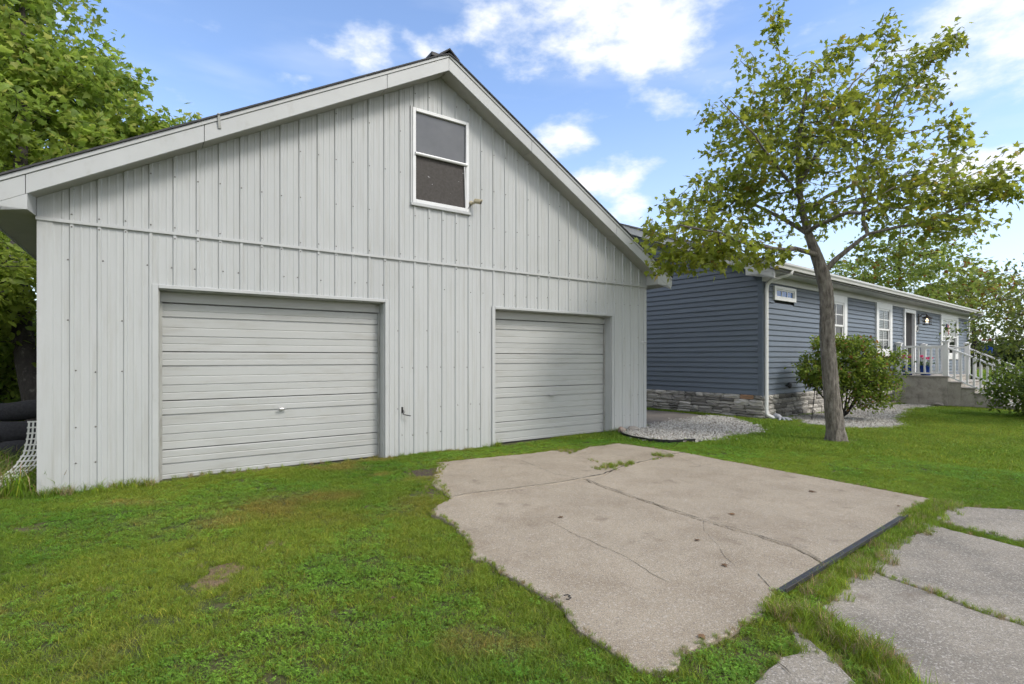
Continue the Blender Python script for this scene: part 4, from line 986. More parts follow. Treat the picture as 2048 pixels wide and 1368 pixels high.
# ---- the big maple left of the garage
g = np.random.default_rng(5)
limbs = [[((-7.50, 8.5, -.1), .22), ((-7.62, 8.5, .35), .17), ((-7.95, 8.6, 1.3), .15), ((-8.6, 9.1, 2.7), .14), ((-9.6, 10.2, 4.4), .12), ((-10.4, 11.2, 6.6), .09), ((-11, 11.8, 9.2), .05), ((-11.4, 12.2, 11.0), .02)],
         [(-8.6, 9.1, 2.7), ((-9.6, 9.4, 3.6), .07), ((-11.5, 9.8, 4.6), .04)], [(-9.6, 10.2, 4.4), ((-9.2, 11.3, 5.6), .06), ((-8.6, 12.4, 6.8), .03)]]
limbs = [[(l, None) if not (isinstance(l, tuple) and len(l) == 2) else l for l in L_] for L_ in limbs]; limbs = [[(p, r if r is not None else .05) for p, r in L_] for L_ in limbs]
bl = [((-10.6, 11.6, 6.0), (2.6, 2.4, 2.6), 30), ((-11.5, 12, 8.6), (2.3, 2.2, 2.0), 18), ((-8.9, 12.2, 6.2), (1.35, 1.3, 1.0), 7), ((-8.6, 11.4, 5.3), (1.0, 1.1, .9), 5), ((-11.0, 10.2, 3.6), (2.0, 1.6, 1.4), 12), ((-9.9, 12, 7.6), (1.3, 1.5, 1.0), 7), ((-12.3, 11.5, 5.5), (2.0, 2.2, 3.5), 18), ((-7.7, 12.4, 6.6), (.85, .8, .45), 3), ((-7.6, 12.6, 5.9), (.7, .7, .5), 2), ((-11.8, 12, 10.2), (1.3, 1.3, 1.2), 5)]
attr = in_blobs(bl, 1700, g)
def clear_garage(P):
    x, y = P[:, 0] + 4.857, P[:, 1] - 5.385; u = x * math.cos(GR) + y * math.sin(GR); v = -x * math.sin(GR) + y * math.cos(GR)
    rz = 3.4 + .57 * (PEAK - np.abs(u - PEAK))
    return ~((u > -.55) & (v > -.4) & (v < GD + .5) & (P[:, 2] < rz))
attr = attr[clear_garage(attr)]
tree('maple_tree', 'large dense green maple rising behind the garage roof, its dark trunk leaning', 'tree', limbs, attr, 'maple', .165, 17, (.15, .15, .11), (.15, .24, .034), (.26, .35, .06), M['darkbark'], seed=3, keep=clear_garage, step=.4, alt=(.34, .38, .09), altp=.12)

# ---- other trees and shrubs
def simple_tree(name, label, loc, h, cr, cz, n, leafkind, size, per, spread, ca, cb, seed, bark='darkbark', group=None, rx=1.0, alt=None, altp=0, trunk=.14, step=.5, lumps=7, keep=None, cat='tree', r0=.006):
    g = np.random.default_rng(seed); x, y = loc; z = float(gz(x, y))
    limbs = [[((x, y, z - .1), trunk * 1.3), ((x, y, z + .4), trunk), ((x + .1, y, z + h * .35), trunk * .8), ((x - .1, y + .1, z + h * .65), trunk * .5), ((x, y, z + h * .93), trunk * .12)]]
    bl = [((x, y, z + cz), (cr * .75 * rx, cr * .75, (h - cz) * .78), lumps)]
    for k in range(lumps):
        a = 2 * math.pi * k / lumps + g.uniform(-.3, .3); hh = g.uniform(-.75, .6); rad = cr * .62 * math.sqrt(1 - min(.9, abs(hh)) ** 2)
        bl.append(((x + math.cos(a) * rad * rx, y + math.sin(a) * rad, z + cz + hh * (h - cz) * .8), (cr * .42, cr * .42, cr * .32), 1.2))
    at_ = in_blobs(bl, n, g)
    if keep is not None: at_ = at_[keep(at_)]
    return tree(name, label, cat, limbs, at_, leafkind, size, per, spread, ca, cb, M[bark], seed=seed, group=group, step=step, alt=alt, altp=altp, keep=keep, r0=r0)
simple_tree('maple_tree', 'airy green maple behind the blue house, right of the lawn tree', (23.0, 31.0), 11.0, 4.8, 6.3, 520, 'maple', .24, 11, (.36, .36, .10), (.15, .23, .045), (.25, .31, .065), 41, alt=(.19, .10, .02), altp=.06, group='trees behind the house', step=.6)
simple_tree('maple_tree', 'sparser maple with reddening leaves behind the far roof end', (29.0, 33.0), 8.2, 4.0, 5.2, 300, 'maple', .24, 10, (.36, .36, .10), (.16, .22, .045), (.26, .28, .065), 42, alt=(.22, .09, .02), altp=.14, group='trees behind the house', step=.6)
simple_tree('birch_tree', 'leafy young tree leaning in from the right edge in front of the porch steps', (12.5, 12.2), 4.4, 2.05, 2.6, 430, 'oval', .10, 10, (.11, .11, .07), (.09, .14, .024), (.16, .19, .04), 43, step=.25, alt=(.30, .31, .27), altp=.03, trunk=.05, r0=.004)
simple_tree('round_shrub', 'dense low green shrub at the right edge beside the bottom step', (13.6, 13.6), 1.75, 1.25, .8, 330, 'oval', .10, 12, (.09, .09, .07), (.08, .14, .02), (.13, .19, .032), 44, step=.2, trunk=.03, cat='shrub', r0=.004)
# left: undergrowth behind the black rolls
simple_tree('leafy_shrub', 'tall leafy bush filling the gap left of the garage under the eave', (-8.7, 8.0), 4.0, 1.5, 2.6, 420, 'oval', .14, 16, (.14, .14, .10), (.13, .20, .028), (.24, .31, .05), 45, trunk=.05, cat='shrub', keep=clear_garage)
simple_tree('leafy_shrub', 'dark green bush farther back beside the leaning trunk', (-12.5, 12.8), 3.4, 2.0, 1.5, 420, 'oval', .20, 12, (.16, .16, .12), (.06, .11, .018), (.11, .16, .03), 46, trunk=.05, cat='shrub', keep=clear_garage)
simple_tree('leafy_shrub', 'rounded bush at the left edge, behind the black rolls', (-9.3, 8.3), 1.6, 1.0, .8, 200, 'oval', .13, 12, (.09, .09, .08), (.08, .14, .02), (.16, .21, .035), 48, trunk=.03, cat='shrub', keep=clear_garage)
simple_tree('leafy_shrub', 'low bush filling the shade round the leaning trunk', (-8.9, 9.3), 2.6, 1.3, 1.2, 260, 'oval', .14, 14, (.12, .12, .10), (.10, .17, .025), (.19, .26, .04), 49, trunk=.03, cat='shrub', keep=clear_garage)
# far woods closing the view
def far_woods(name, label, spots, seed):
    g = np.random.default_rng(seed); P = []
    for x, y, r, h in spots:
        n = int(420 * r / 4); p = g.normal(size=(n, 3)); p /= np.linalg.norm(p, axis=1)[:, None]; p *= (g.random(n) ** .3)[:, None]
        P.append(p * np.array([r, r, h * .55]) + np.array([x, y, h * .45]))
    P = np.concatenate(P); n = len(P); ow = g.normal(size=(n, 3)); ow /= np.linalg.norm(ow, axis=1)[:, None]
    V, F, C = make_leaves(P, ow, 'clump', 1.5, tone(n, (.03, .05, .014), (.06, .085, .024), g), .2, g)
    o = bpy.data.objects.new(name, npmesh(name, V, F, M['leaf'], C)); link(o); tag(o, label, 'woods', kind='stuff')
g2 = np.random.default_rng(9)
far_woods('far_woods', 'far belt of dark green woods along the horizon', [(x, 95 + g2.uniform(-8, 8), g2.uniform(5, 8), g2.uniform(5, 8)) for x in np.arange(70, 190, 8)] + [(x, 45 + g2.uniform(-6, 6) - .2 * (x + 30), g2.uniform(4, 6), g2.uniform(5, 8)) for x in np.arange(-90, -22, 6)], 2)

# ---- burning bush against the house
g = np.random.default_rng(77); bx, by = 7.75, 12.35; bz = float(gz(bx, by))
limbs = [[((bx, by, bz - .1), .05), ((bx + .02, by, bz + .08), .045), ((bx + .05, by, bz + .2), .03)]]
for k in range(13):
    a = 2 * math.pi * k / 13 + g.uniform(-.2, .2); l = g.uniform(.35, .62)
    limbs.append([((bx, by, bz + .02), .02), ((bx + .28 * math.cos(a) * l * 2, by + .24 * math.sin(a) * l * 2, bz + .42), .017), ((bx + .62 * math.cos(a) * l * 2, by + .5 * math.sin(a) * l * 2, bz + g.uniform(.85, 1.2)), .012)])
bl = [((bx + .05, by, bz + 1.22), (1.05, .8, .58), 12), ((bx - .55, by, bz + 1.1), (.55, .5, .4), 3), ((bx + .75, by - .1, bz + .85), (.6, .55, .62), 4), ((bx + .1, by, bz + 1.78), (.75, .5, .22), 3), ((bx + 1.15, by + .1, bz + 1.45), (.4, .35, .22), 1.2), ((bx + .4, by - .3, bz + .65), (.7, .4, .35), 2), ((bx - .45, by, bz + 1.8), (.25, .2, .2), .5)]
attr = in_blobs(bl, 650, g)
SHB = tree('burning_bush', 'rounded bush with reddening leaf tips against the house, behind the maple trunk', 'shrub', limbs, attr, 'oval', .082, 17, (.07, .07, .05), (.105, .185, .024), (.205, .265, .04), M['darkbark'], seed=21, alt=(.27, .15, .05), altp=.06, step=.14, r0=.003, wood='stems')

# ------------------------------------------------------------------ grass, clover, pebbles (scattered stuff)
def inpoly(poly, x, y):
    p = np.array(poly); inside = np.zeros(len(x), bool); j = len(p) - 1
    for i in range(len(p)):
        c = ((p[i, 1] > y) != (p[j, 1] > y)) & (x < (p[j, 0] - p[i, 0]) * (y - p[i, 1]) / (p[j, 1] - p[i, 1] + 1e-12) + p[i, 0]); inside ^= c; j = i
    return inside
def vnoise(x, y, s, seed):
    g = np.random.default_rng(seed); T = g.random((64, 64)); x = x * s + 100; y = y * s + 100
    xi = np.floor(x).astype(int); yi = np.floor(y).astype(int); fx = x - xi; fy = y - yi; fx = fx * fx * (3 - 2 * fx); fy = fy * fy * (3 - 2 * fy)
    t = lambda a, b: T[a % 64, b % 64]
    return (t(xi, yi) * (1 - fx) + t(xi + 1, yi) * fx) * (1 - fy) + (t(xi, yi + 1) * (1 - fx) + t(xi + 1, yi + 1) * fx) * fy
def scatter(name, P, rot, scl, idx, tonec, protos, label, cat):
    me = bpy.data.meshes.new(name); n = len(P); me.vertices.add(n); me.vertices.foreach_set('co', np.asarray(P, np.float32).ravel())
    def at_(nm, ty, key, v): a = me.attributes.new(nm, ty, 'POINT'); a.data.foreach_set(key, np.ascontiguousarray(v).ravel())
    at_('rot', 'FLOAT_VECTOR', 'vector', rot.astype(np.float32)); at_('scl', 'FLOAT', 'value', scl.astype(np.float32)); at_('idx', 'INT', 'value', idx.astype(np.int32))
    at_('tone', 'FLOAT_COLOR', 'color', np.c_[tonec, np.ones(n)].astype(np.float32))
    o = bpy.data.objects.new(name, me); link(o); tag(o, label, cat, kind='stuff')
    c = bpy.data.collections.new(name + '_pieces')
    for i, m_ in enumerate(protos): c.objects.link(bpy.data.objects.new('%s_piece_%02d' % (name, i), m_))
    ng = bpy.data.node_groups.new(name + '_scatter', 'GeometryNodeTree')
    ng.interface.new_socket('Geometry', in_out='INPUT', socket_type='NodeSocketGeometry'); ng.interface.new_socket('Geometry', in_out='OUTPUT', socket_type='NodeSocketGeometry')
    N, L = ng.nodes, ng.links; gi = N.new('NodeGroupInput'); go = N.new('NodeGroupOutput')
    ip = N.new('GeometryNodeInstanceOnPoints'); ci = N.new('GeometryNodeCollectionInfo'); ci.inputs['Collection'].default_value = c
    ci.inputs['Separate Children'].default_value = True; ci.inputs['Reset Children'].default_value = True
    def na(nm, ty): a = N.new('GeometryNodeInputNamedAttribute'); a.data_type = ty; a.inputs['Name'].default_value = nm; return a.outputs[0]
    er = N.new('FunctionNodeEulerToRotation'); L.new(na('rot', 'FLOAT_VECTOR'), er.inputs[0])
    L.new(gi.outputs[0], ip.inputs['Points']); L.new(ci.outputs[0], ip.inputs['Instance']); ip.inputs['Pick Instance'].default_value = True
    L.new(na('idx', 'INT'), ip.inputs['Instance Index']); L.new(er.outputs[0], ip.inputs['Rotation']); L.new(na('scl', 'FLOAT'), ip.inputs['Scale'])
    L.new(ip.outputs[0], go.inputs[0])
    md = o.modifiers.new('scatter', 'NODES'); md.node_group = ng
    return o
def with_blade(me, cols):
    a = me.attributes.new('blade', 'FLOAT_COLOR', 'POINT'); a.data.foreach_set('color', np.c_[cols, np.ones(len(cols))].astype(np.float32).ravel()); return me
def grass_proto(seed, n, rad, h, lean=.5, w=.0022, flat=0):
    g = np.random.default_rng(seed); V = []; F = []; C = []
    for i in range(n):
        a = g.uniform(0, 2 * math.pi); r = rad * math.sqrt(g.random()); x, y = r * math.cos(a), r * math.sin(a)
        hh = h * g.uniform(.45, 1.15); d = g.uniform(0, 2 * math.pi); ln = lean * g.uniform(.2, 1.3) * hh; dx, dy = math.cos(d) * ln, math.sin(d) * ln
        f_ = g.uniform(0, math.pi); wx, wy = math.cos(f_) * w, math.sin(f_) * w; b = len(V)
        V += [(x - wx, y - wy, -.01), (x + wx, y + wy, -.01), (x + dx * .45 - wx * .8, y + dy * .45 - wy * .8, hh * .6), (x + dx * .45 + wx * .8, y + dy * .45 + wy * .8, hh * .6), (x + dx * 1.25, y + dy * 1.25, hh * .92)]
        F += [(b, b + 1, b + 3), (b, b + 3, b + 2), (b + 2, b + 3, b + 4)]
        c = g.uniform(.65, 1.3) * np.array([g.uniform(.85, 1.2), 1, g.uniform(.7, 1.1)])
        if g.random() < .045: c = np.array([2.0, 1.35, 1.6]) * g.uniform(.8, 1.2)
        C += [c] * 5
    return with_blade(npmesh('grass_tuft', V, F, M['grassblade']), np.array(C))
def clover_proto(seed, n, rad, h):
    g = np.random.default_rng(seed); V = []; F = []; C = []
    for i in range(n):
        a = g.uniform(0, 2 * math.pi); r = rad * math.sqrt(g.random()); x, y, z = r * math.cos(a), r * math.sin(a), h * g.uniform(.4, 1.1); s = g.uniform(.006, .012); ph = g.uniform(0, 6.28); c = g.uniform(.7, 1.35)
        tx, ty = g.normal(size=2) * .3
        for k in range(3):
            p = ph + k * 2.094; b = len(V)
            for rr, da in ((0, 0), (.8, -.55), (1.15, -.25), (1.15, .25), (.8, .55)):
                lx, ly = rr * s * math.cos(p + da), rr * s * math.sin(p + da); V.append((x + lx, y + ly, z + lx * tx + ly * ty + .12 * rr * s))
            F += [(b, b + 1, b + 2), (b, b + 2, b + 3), (b, b + 3, b + 4)]; C += [np.array([.8, 1.05, .9]) * c] * 5
    return with_blade(npmesh('clover', V, F, M['grassblade']), np.array(C))
protos = [grass_proto(i, 50, .085, .050, 1.1) for i in range(5)] + [clover_proto(20 + i, 26, .07, .036) for i in range(3)] + [grass_proto(40 + i, 70, .16, .062, .8, .0042) for i in range(3)] + [grass_proto(50 + i, 34, .06, .15, .7, .0026) for i in range(3)]
gravel1 = [gpt(*p) for p in [(1242, 866), (1262, 858), (1291, 852), (1330, 846), (1412, 832), (1470, 838), (1498, 848), (1512, 856), (1500, 868), (1440, 880), (1370, 886), (1300, 882), (1258, 874)]]
def hp(u, y): v = hw(u, y, 0); return (v.x, v.y)
gravel2 = [hp(.35, -.1), hp(8.0, -.1), hp(9.3, -.25), hp(9.5, -1.0), hp(8.9, -1.3), hp(8.0, -.95), hp(7.0, -1.0), (9.3, 12.75), (8.5, 11.35), (7.3, 10.75), (6.6, 11.0), (6.35, 11.6), hp(.8, -.55)]
def dmask(x, y):
    m = np.ones(len(x), bool)
    for p in SLABS + [polyPatio, gravel2, gravel1]: m &= ~inpoly(p, x, y)
    for (ox, oy, an, w, d) in ((-4.857, 5.385, GR, GW, GD), (HX, HY, HR, HL, HD)):
        X, Y = x - ox, y - oy; u = X * math.cos(an) + Y * math.sin(an); v = -X * math.sin(an) + Y * math.cos(an)
        m &= ~((u > -.02) & (u < w) & (v > .0) & (v < d))
        if w == HL: m &= ~((u > PU0) & (u < PU1) & (v > -PW - 1.6) & (v < .1))
    return m
BARE = [(gpt(455, 1142), .17, .13), (gpt(412, 1168), .14, .11), (gpt(540, 1094), .07, .05), (gpt(215, 1182), .09, .06), (gpt(850, 945), .24, .20), (gpt(872, 982), .20, .22), (gpt(55, 1060), .12, .08), (gpt(330, 1240), .10, .07), (gpt(430, 1205), .14, .06), (gpt(1240, 885), .0, .0)]
def bare(x, y):
    b = np.zeros(len(x))
    for (c, rx, ry) in BARE:
        if rx: b = np.maximum(b, np.clip(1.35 - np.hypot((x - c[0]) / rx, (y - c[1]) / ry), 0, 1))
    return b
def lawn_tone(x, y, g):
    n1 = vnoise(x, y, .55, 1) * .6 + vnoise(x, y, 1.7, 2) * .4; n2 = vnoise(x, y, 1.1, 3) * .6 + vnoise(x, y, 3.1, 4) * .4
    a = np.array([.120, .235, .020]); b = np.array([.205, .300, .032]); dry = np.array([.30, .24, .08])
    t = np.clip((n1 - .25) * 2, 0, 1)[:, None]; c = a * (1 - t) + b * t
    d = np.clip((n2 - .68) * 4, 0, .5)[:, None] * (x < 2.2)[:, None]; c = c * (1 - d) + dry * d
    # the worn, browned strip of turf in front of the left door
    cc = gpt(640, 1010); d = np.clip(1.2 - np.hypot((x - cc[0]) / 1.1, (y - cc[1]) / .55), 0, .6)[:, None] * np.clip(vnoise(x, y, 2.2, 8) * 1.8 - .3, 0, 1)[:, None]
    c = c * (1 - d) + np.array([.25, .20, .055]) * d
    near = np.clip((2.5 - x) / 2, 0, 1)[:, None]; c = c * (1 + near * np.array([.06, -.05, .02]))
    return c * g.uniform(.75, 1.22, len(x))[:, None]
def lawn_points(dens, x0, x1, y0, y1, g, cond):
    n = int(dens * (x1 - x0) * (y1 - y0)); x = g.uniform(x0, x1, n); y = g.uniform(y0, y1, n)
    k = cond(x, y); x, y = x[k], y[k]; k = dmask(x, y) & (g.random(len(x)) > bare(x, y) * .76); return x[k], y[k]
g = np.random.default_rng(101)
inview = lambda x, y: (np.abs(x) < y * 1.2 + 1.6) & (y > 1.2)
xa, ya = lawn_points(780, -8, 9.5, 1.2, 9.6, g, lambda x, y: inview(x, y) & (np.hypot(x, y) < 9.5))
ca = lawn_tone(xa, ya, g); clov = vnoise(xa, ya, .9, 11) * .55 + vnoise(xa, ya, 2.6, 12) * .45
ia = np.where(g.random(len(xa)) < np.clip((clov - .40) * 3.0, .04, .75), 5 + g.integers(0, 3, len(xa)), g.integers(0, 5, len(xa)))
sa = g.uniform(.40, .75, len(xa)) * (1 - .35 * np.clip(bare(xa, ya) * 2, 0, 1))
xb, yb = lawn_points(170, -14, 26, 4.0, 24, g, lambda x, y: inview(x, y) & (np.hypot(x, y) >= 9.2))
cb_ = lawn_tone(xb, yb, g); ib = 8 + g.integers(0, 3, len(xb)); sb_ = g.uniform(.6, 1.05, len(xb))
xc, yc = lawn_points(4, -40, 60, 24, 70, g, lambda x, y: np.abs(x) < y * 1.05)
cc_ = lawn_tone(xc, yc, g); ic = 8 + g.integers(0, 3, len(xc)); sc_ = g.uniform(2, 3, len(xc))
# longer, uncut grass: along the walls, in the joints between slabs
def along(pts, per, wid, g):
    out = []
    for a, b in zip(pts[:-1], pts[1:]):
        a, b = np.array(a[:2]), np.array(b[:2]); L_ = np.linalg.norm(b - a); n = max(1, int(L_ * per)); t = g.random(n)[:, None]; nr = np.array([-(b - a)[1], (b - a)[0]]) / (L_ + 1e-9)
        out.append(a + (b - a) * t + nr * (g.normal(size=(n, 1)) * wid))
    return np.concatenate(out)
fr = [gw(-.1, -.06, 0), gw(.4, -.07, 0), gw(.98, -.06, 0)]
strips = [(along([tuple(p) for p in fr], 45, .05, g), .5, .95), (along([gw(1.0, .10, 0), gw(3.7, .10, 0)], 16, .04, g), .25, .55), (along([gw(3.7, -.05, 0), gw(5.5, -.06, 0)], 22, .03, g), .25, .55), (along([gw(5.45, -.02, 0), gw(5.6, -.02, 0)], 60, .03, g), .5, 1.1), (along([gw(8.1, -.05, 0), gw(8.4, -.08, 0)], 60, .04, g), .5, 1.0),
          (along([gpt(1895, 1008), gpt(1850, 1040), gpt(1770, 1095), gpt(1690, 1150), gpt(1630, 1198)], 110, .07, g), .3, .62),
          (along([gpt(1550, 1235), gpt(1600, 1232), gpt(1660, 1265), gpt(1720, 1310), gpt(1800, 1368), (1.7, 1.9)], 130, .05, g), .4, .8),
          (along([gpt(1862, 1046), gpt(1950, 1068), gpt(2048, 1092), (5.8, 3.2)], 90, .02, g), .2, .45),
          (along([gpt(1190, 940), gpt(1262, 928)], 110, .06, g), .2, .5), (along([gpt(1305, 912), gpt(1345, 916)], 110, .05, g), .2, .5), (along([gpt(1115, 900), gpt(1150, 908)], 90, .07, g), .2, .5), (along([gpt(1300, 922), gpt(1330, 918)], 22, .02, g), .15, .3),
          (along([gpt(1175, 921), gpt(1225, 932)], 30, .02, g), .15, .3), (along([gpt(1610, 1130), gpt(1625, 1138)], 120, .03, g), .2, .4), (along([gpt(1590, 1290), gpt(1640, 1310)], 80, .05, g), .2, .45),
          (along([(-5.0, 5.3), (-6.2, 6.1), (-8.6, 7.8)], 70, .30, g), .7, 2.3), (along([(-5.6, 5.2), (-7.5, 6.3)], 40, .25, g), .5, 1.3),
          (along([gpt(1510, 860), gpt(1560, 858), gpt(1600, 852)], 40, .12, g), .25, .5), (along([gpt(1250, 872), gpt(1300, 880), gpt(1380, 884)], 12, .08, g), .2, .4), (along([gpt(1450, 868), gpt(1500, 870)], 25, .10, g), .2, .4)]
for ed_, per_ in ((topedge, 90), (rightedge, 90), (lowedge, 110), (leftedge, 40)):
    strips.append((along(ed_, per_, .018, g), .08, .26))
for ed_ in PATCHES:
    q_ = along(ed_ + ed_[:1], 60, .03, g); strips.append((q_, .12, .3)); ce_ = np.mean(ed_, 0); strips.append((ce_ + (q_[::3] - ce_) * g.uniform(.1, .9, (len(q_[::3]), 1)), .1, .22))
for ed_ in (polyD, polyE, polyF, polyG): strips.append((along(ed_ + ed_[:1], 40, .02, g), .12, .34))
trunk_ring = np.array([[5.58 + .24 * math.cos(t), 9.0 + .24 * math.sin(t)] for t in np.linspace(0, 6.28, 40)]); strips.append((trunk_ring + g.normal(size=trunk_ring.shape) * .02, .3, .6))
b0_, b1_ = np.array(gpt(1560, 1178)), np.array(gpt(1806, 1030)); bd_ = (b1_ - b0_) / np.linalg.norm(b1_ - b0_)
def off_bar(P):
    r_ = P - b0_; t = r_ @ bd_; d = r_[:, 0] * -bd_[1] + r_[:, 1] * bd_[0]
    return ~((t > -.05) & (t < np.linalg.norm(b1_ - b0_) - .1) & (d > -.05) & (d < .30))
strips = [(s_[0][off_bar(s_[0])], s_[1], s_[2]) for s_ in strips]; strips = [s_ for s_ in strips if len(s_[0])]
XS = np.concatenate([s[0] for s in strips]); SS = np.concatenate([g.uniform(s[1], s[2], len(s[0])) for s in strips]); IS = 11 + g.integers(0, 3, len(XS))
CS = lawn_tone(XS[:, 0], XS[:, 1], g); dk = g.random(len(XS)) < .22; CS[dk] = np.array([.31, .26, .15])
X_ = np.r_[xa, xb, xc, XS[:, 0]]; Y_ = np.r_[ya, yb, yc, XS[:, 1]]; n = len(X_)
rot = np.c_[g.normal(0, .06, n), g.normal(0, .06, n), g.uniform(0, 6.28, n)]
Z_ = gz(X_, Y_)
for p in SLABS: Z_[inpoly(p, X_, Y_)] = ZP - .004
for p in (gravel1, gravel2): k_ = inpoly(p, X_, Y_); Z_[k_] = Z_[k_] + .03
scatter('grass', np.c_[X_, Y_, Z_], rot, np.r_[sa, sb_, sc_, SS], np.r_[ia, ib, ic, IS], np.r_[ca, cb_, cc_, CS], protos, 'mown lawn of green grass and clover with browned patches', 'grass')
# white pebbles
def pebble_mesh(seed):
    g = np.random.default_rng(seed); bm = bmesh.new(); bmesh.ops.create_icosphere(bm, subdivisions=1, radius=1)
    for v in bm.verts: v.co = Vector((v.co.x * 1.2, v.co.y * .9, v.co.z * .65)) * g.uniform(.78, 1.2)
    me = bpy.data.meshes.new('pebble'); bm.to_mesh(me); bm.free(); me.materials.append(M['pebble']); n = len(me.vertices)
    return with_blade(me, np.ones((n, 3)))
def gravel(name, poly, dens, label, seed, bed=True):
    g = np.random.default_rng(seed); p = np.array(poly); lo, hi = p.min(0), p.max(0); n = int(dens * np.prod(hi - lo)); x = g.uniform(lo[0], hi[0], n); y = g.uniform(lo[1], hi[1], n)
    k = inpoly(poly, x + g.normal(0, .07, n) + .12 * (vnoise(x, y, 4, seed) - .5), y + g.normal(0, .07, n) + .3 * (vnoise(x, y, 3, seed + 1) - .5)); x, y = x[k], y[k]; n = len(x)
    t = g.uniform(.55, 1.12, n)[:, None] * np.array([.48, .465, .43]); dk = g.random(n) < .16; t[dk] *= np.array([.55, .5, .45])
    if bed: slab('gravel_bed', rough(shrink(poly, .08), .04, .1, seed), M['gravel_base'], top=float(gz(p[:, 0].mean(), p[:, 1].mean())) + .012, th=.1)
    scatter(name, np.c_[x, y, (float(gz(p[:, 0].mean(), p[:, 1].mean())) if bed else gz(x, y)) + .014 + g.uniform(0, .014, n)], g.uniform(0, 6.28, (n, 3)), g.uniform(.011, .024, n), g.integers(0, 5, n), t, [pebble_mesh(seed + i) for i in range(5)], label, 'gravel')
M['gravel_base'] = mat('gravel_base', (.22, .21, .19), (.12, .115, .10), rough=1, scale=40, bump=.6, bscale=60)
gravel('gravel', gravel1, 1900, 'white pebble bed between the garage corner and the house corner', 60)
gravel('gravel', gravel2, 1500, 'white pebble strip along the house under the bush', 70, False)

# ------------------------------------------------------------------ small things
def tube_obj(name, pts, r, m, parent, n=6, smooth=True): return MB().tube(pts, r, n).build(name, m, parent, smooth=smooth)
# steel angle lying along the joint of the drive
p0, p1 = Vector((*gpt(1560, 1178, .03), 0)), Vector((*gpt(1806, 1030, .03), 0)); dr_ = p1 - p0
bar = thing('steel_angle', 'long dark steel angle lying along the edge of the concrete pad', 'bar', (p0.x, p0.y, ZP), math.atan2(dr_.y, dr_.x))
Lb = dr_.length
MB().prism([(-.036, .002), (.026, .002), (.026, .007), (-.026, .009), (-.030, .030), (-.036, .030)], 'x', 0, Lb).build('angle', M['rail_iron'], bar, bevel=.0015)
# landscape edging
ep = [gpt(*p) for p in [(1236, 862), (1246, 872), (1265, 878), (1300, 884), (1340, 887), (1390, 884)]]
er_ = [Vector((*p, 0)) for p in ep]
ed = MB(); 
ed.tube([(p.x, p.y, .045) for p in er_], .014, 6); 
for a, b in zip(er_[:-1], er_[1:]): ed.hexa([(a.x, a.y, -.05), (a.x + .006, a.y + .006, -.05), (a.x + .006, a.y + .006, .04), (a.x, a.y, .04)], [(b.x, b.y, -.05), (b.x + .006, b.y + .006, -.05), (b.x + .006, b.y + .006, .04), (b.x, b.y, .04)])
tag(ed.build('garden_edging', M['edging'], smooth=False), 'black plastic edging curving round the pebble bed by the garage', 'edging')
def rockobj(name, loc, s, m, label, seed, rz=0):
    bm = bmesh.new(); bmesh.ops.create_icosphere(bm, subdivisions=3, radius=1); g = np.random.default_rng(seed); ax = g.normal(size=(7, 3)); ax /= np.linalg.norm(ax, axis=1)[:, None]; cut = g.uniform(.55, .85, 7)
    for v in bm.verts:
        for a, c in zip(ax, cut):
            d = float(v.co.dot(Vector(a)))
            if d > c: v.co -= Vector(a) * (d - c) * .85
        v.co = Vector((v.co.x * s[0], v.co.y * s[1], v.co.z * s[2]))
    me = bpy.data.meshes.new(name); bm.to_mesh(me); bm.free(); me.materials.append(m)
    o = bpy.data.objects.new(name, me); link(o); o.location = loc; o.rotation_euler = (0, 0, rz); tag(o, label, 'rock'); return o
x, y = gpt(1243, 866); rockobj('rock', (x, y, .05), (.085, .08, .075), M['rock'], 'pinkish rock at the foot of the garage corner', 1)
x, y = gpt(1262, 863); rockobj('rock', (x + .05, y + .05, .04), (.13, .09, .06), M['greyrock'], 'grey rock lying beside the pinkish one at the garage corner', 2, .4)
x, y = gpt(1817, 813); v = hw(9.2, -1.25, 0); rockobj('rock', (v.x, v.y, float(gz(v.x, v.y)) + .06), (.17, .12, .09), M['greyrock'], 'pale rock at the end of the pebble strip by the porch', 3, .2)
# resin splash foot under the downspout, shaped like a clawed foot
v = hw(.14, -.30, .0); sf = thing('downspout_foot', 'grey claw-shaped splash block at the bottom of the white downspout', 'splash block', (v.x, v.y, float(gz(v.x, v.y))), HR - .5)
MB().tube([(-.02, .10, .10), (0, .02, .08), (.02, -.08, .05)], [.07, .08, .05], 10).build('spout', M['spout'], sf, smooth=True)
for k, a in enumerate((-.75, -.3, .15, .6)):
    MB().tube([(.02, -.05, .06), (.02 + .13 * math.sin(a), -.05 - .13 * math.cos(a), .075), (.02 + .22 * math.sin(a), -.05 - .22 * math.cos(a), .045), (.02 + .27 * math.sin(a), -.05 - .27 * math.cos(a), .01)], [.035, .03, .024, .008], 8).build('claw', M['spout'], sf, smooth=True)
# shepherd's crook by the bush
v = gpt(1611, 838); sh = thing('shepherd_hook', 'thin black iron plant hook leaning left of the bush stems', 'hook', (7.05, 12.35, float(gz(7.05, 12.35))), .5)
MB().tube([(0, 0, 0), (.06, 0, .35), (.13, 0, .75)], .008, 6).build('stake', M['black'], sh)
MB().tube([(.02, 0, .12), (.09, 0, .15), (.12, 0, .22), (.08, 0, .25), (.06, 0, .20)], .006, 6).build('scroll', M['black'], sh)
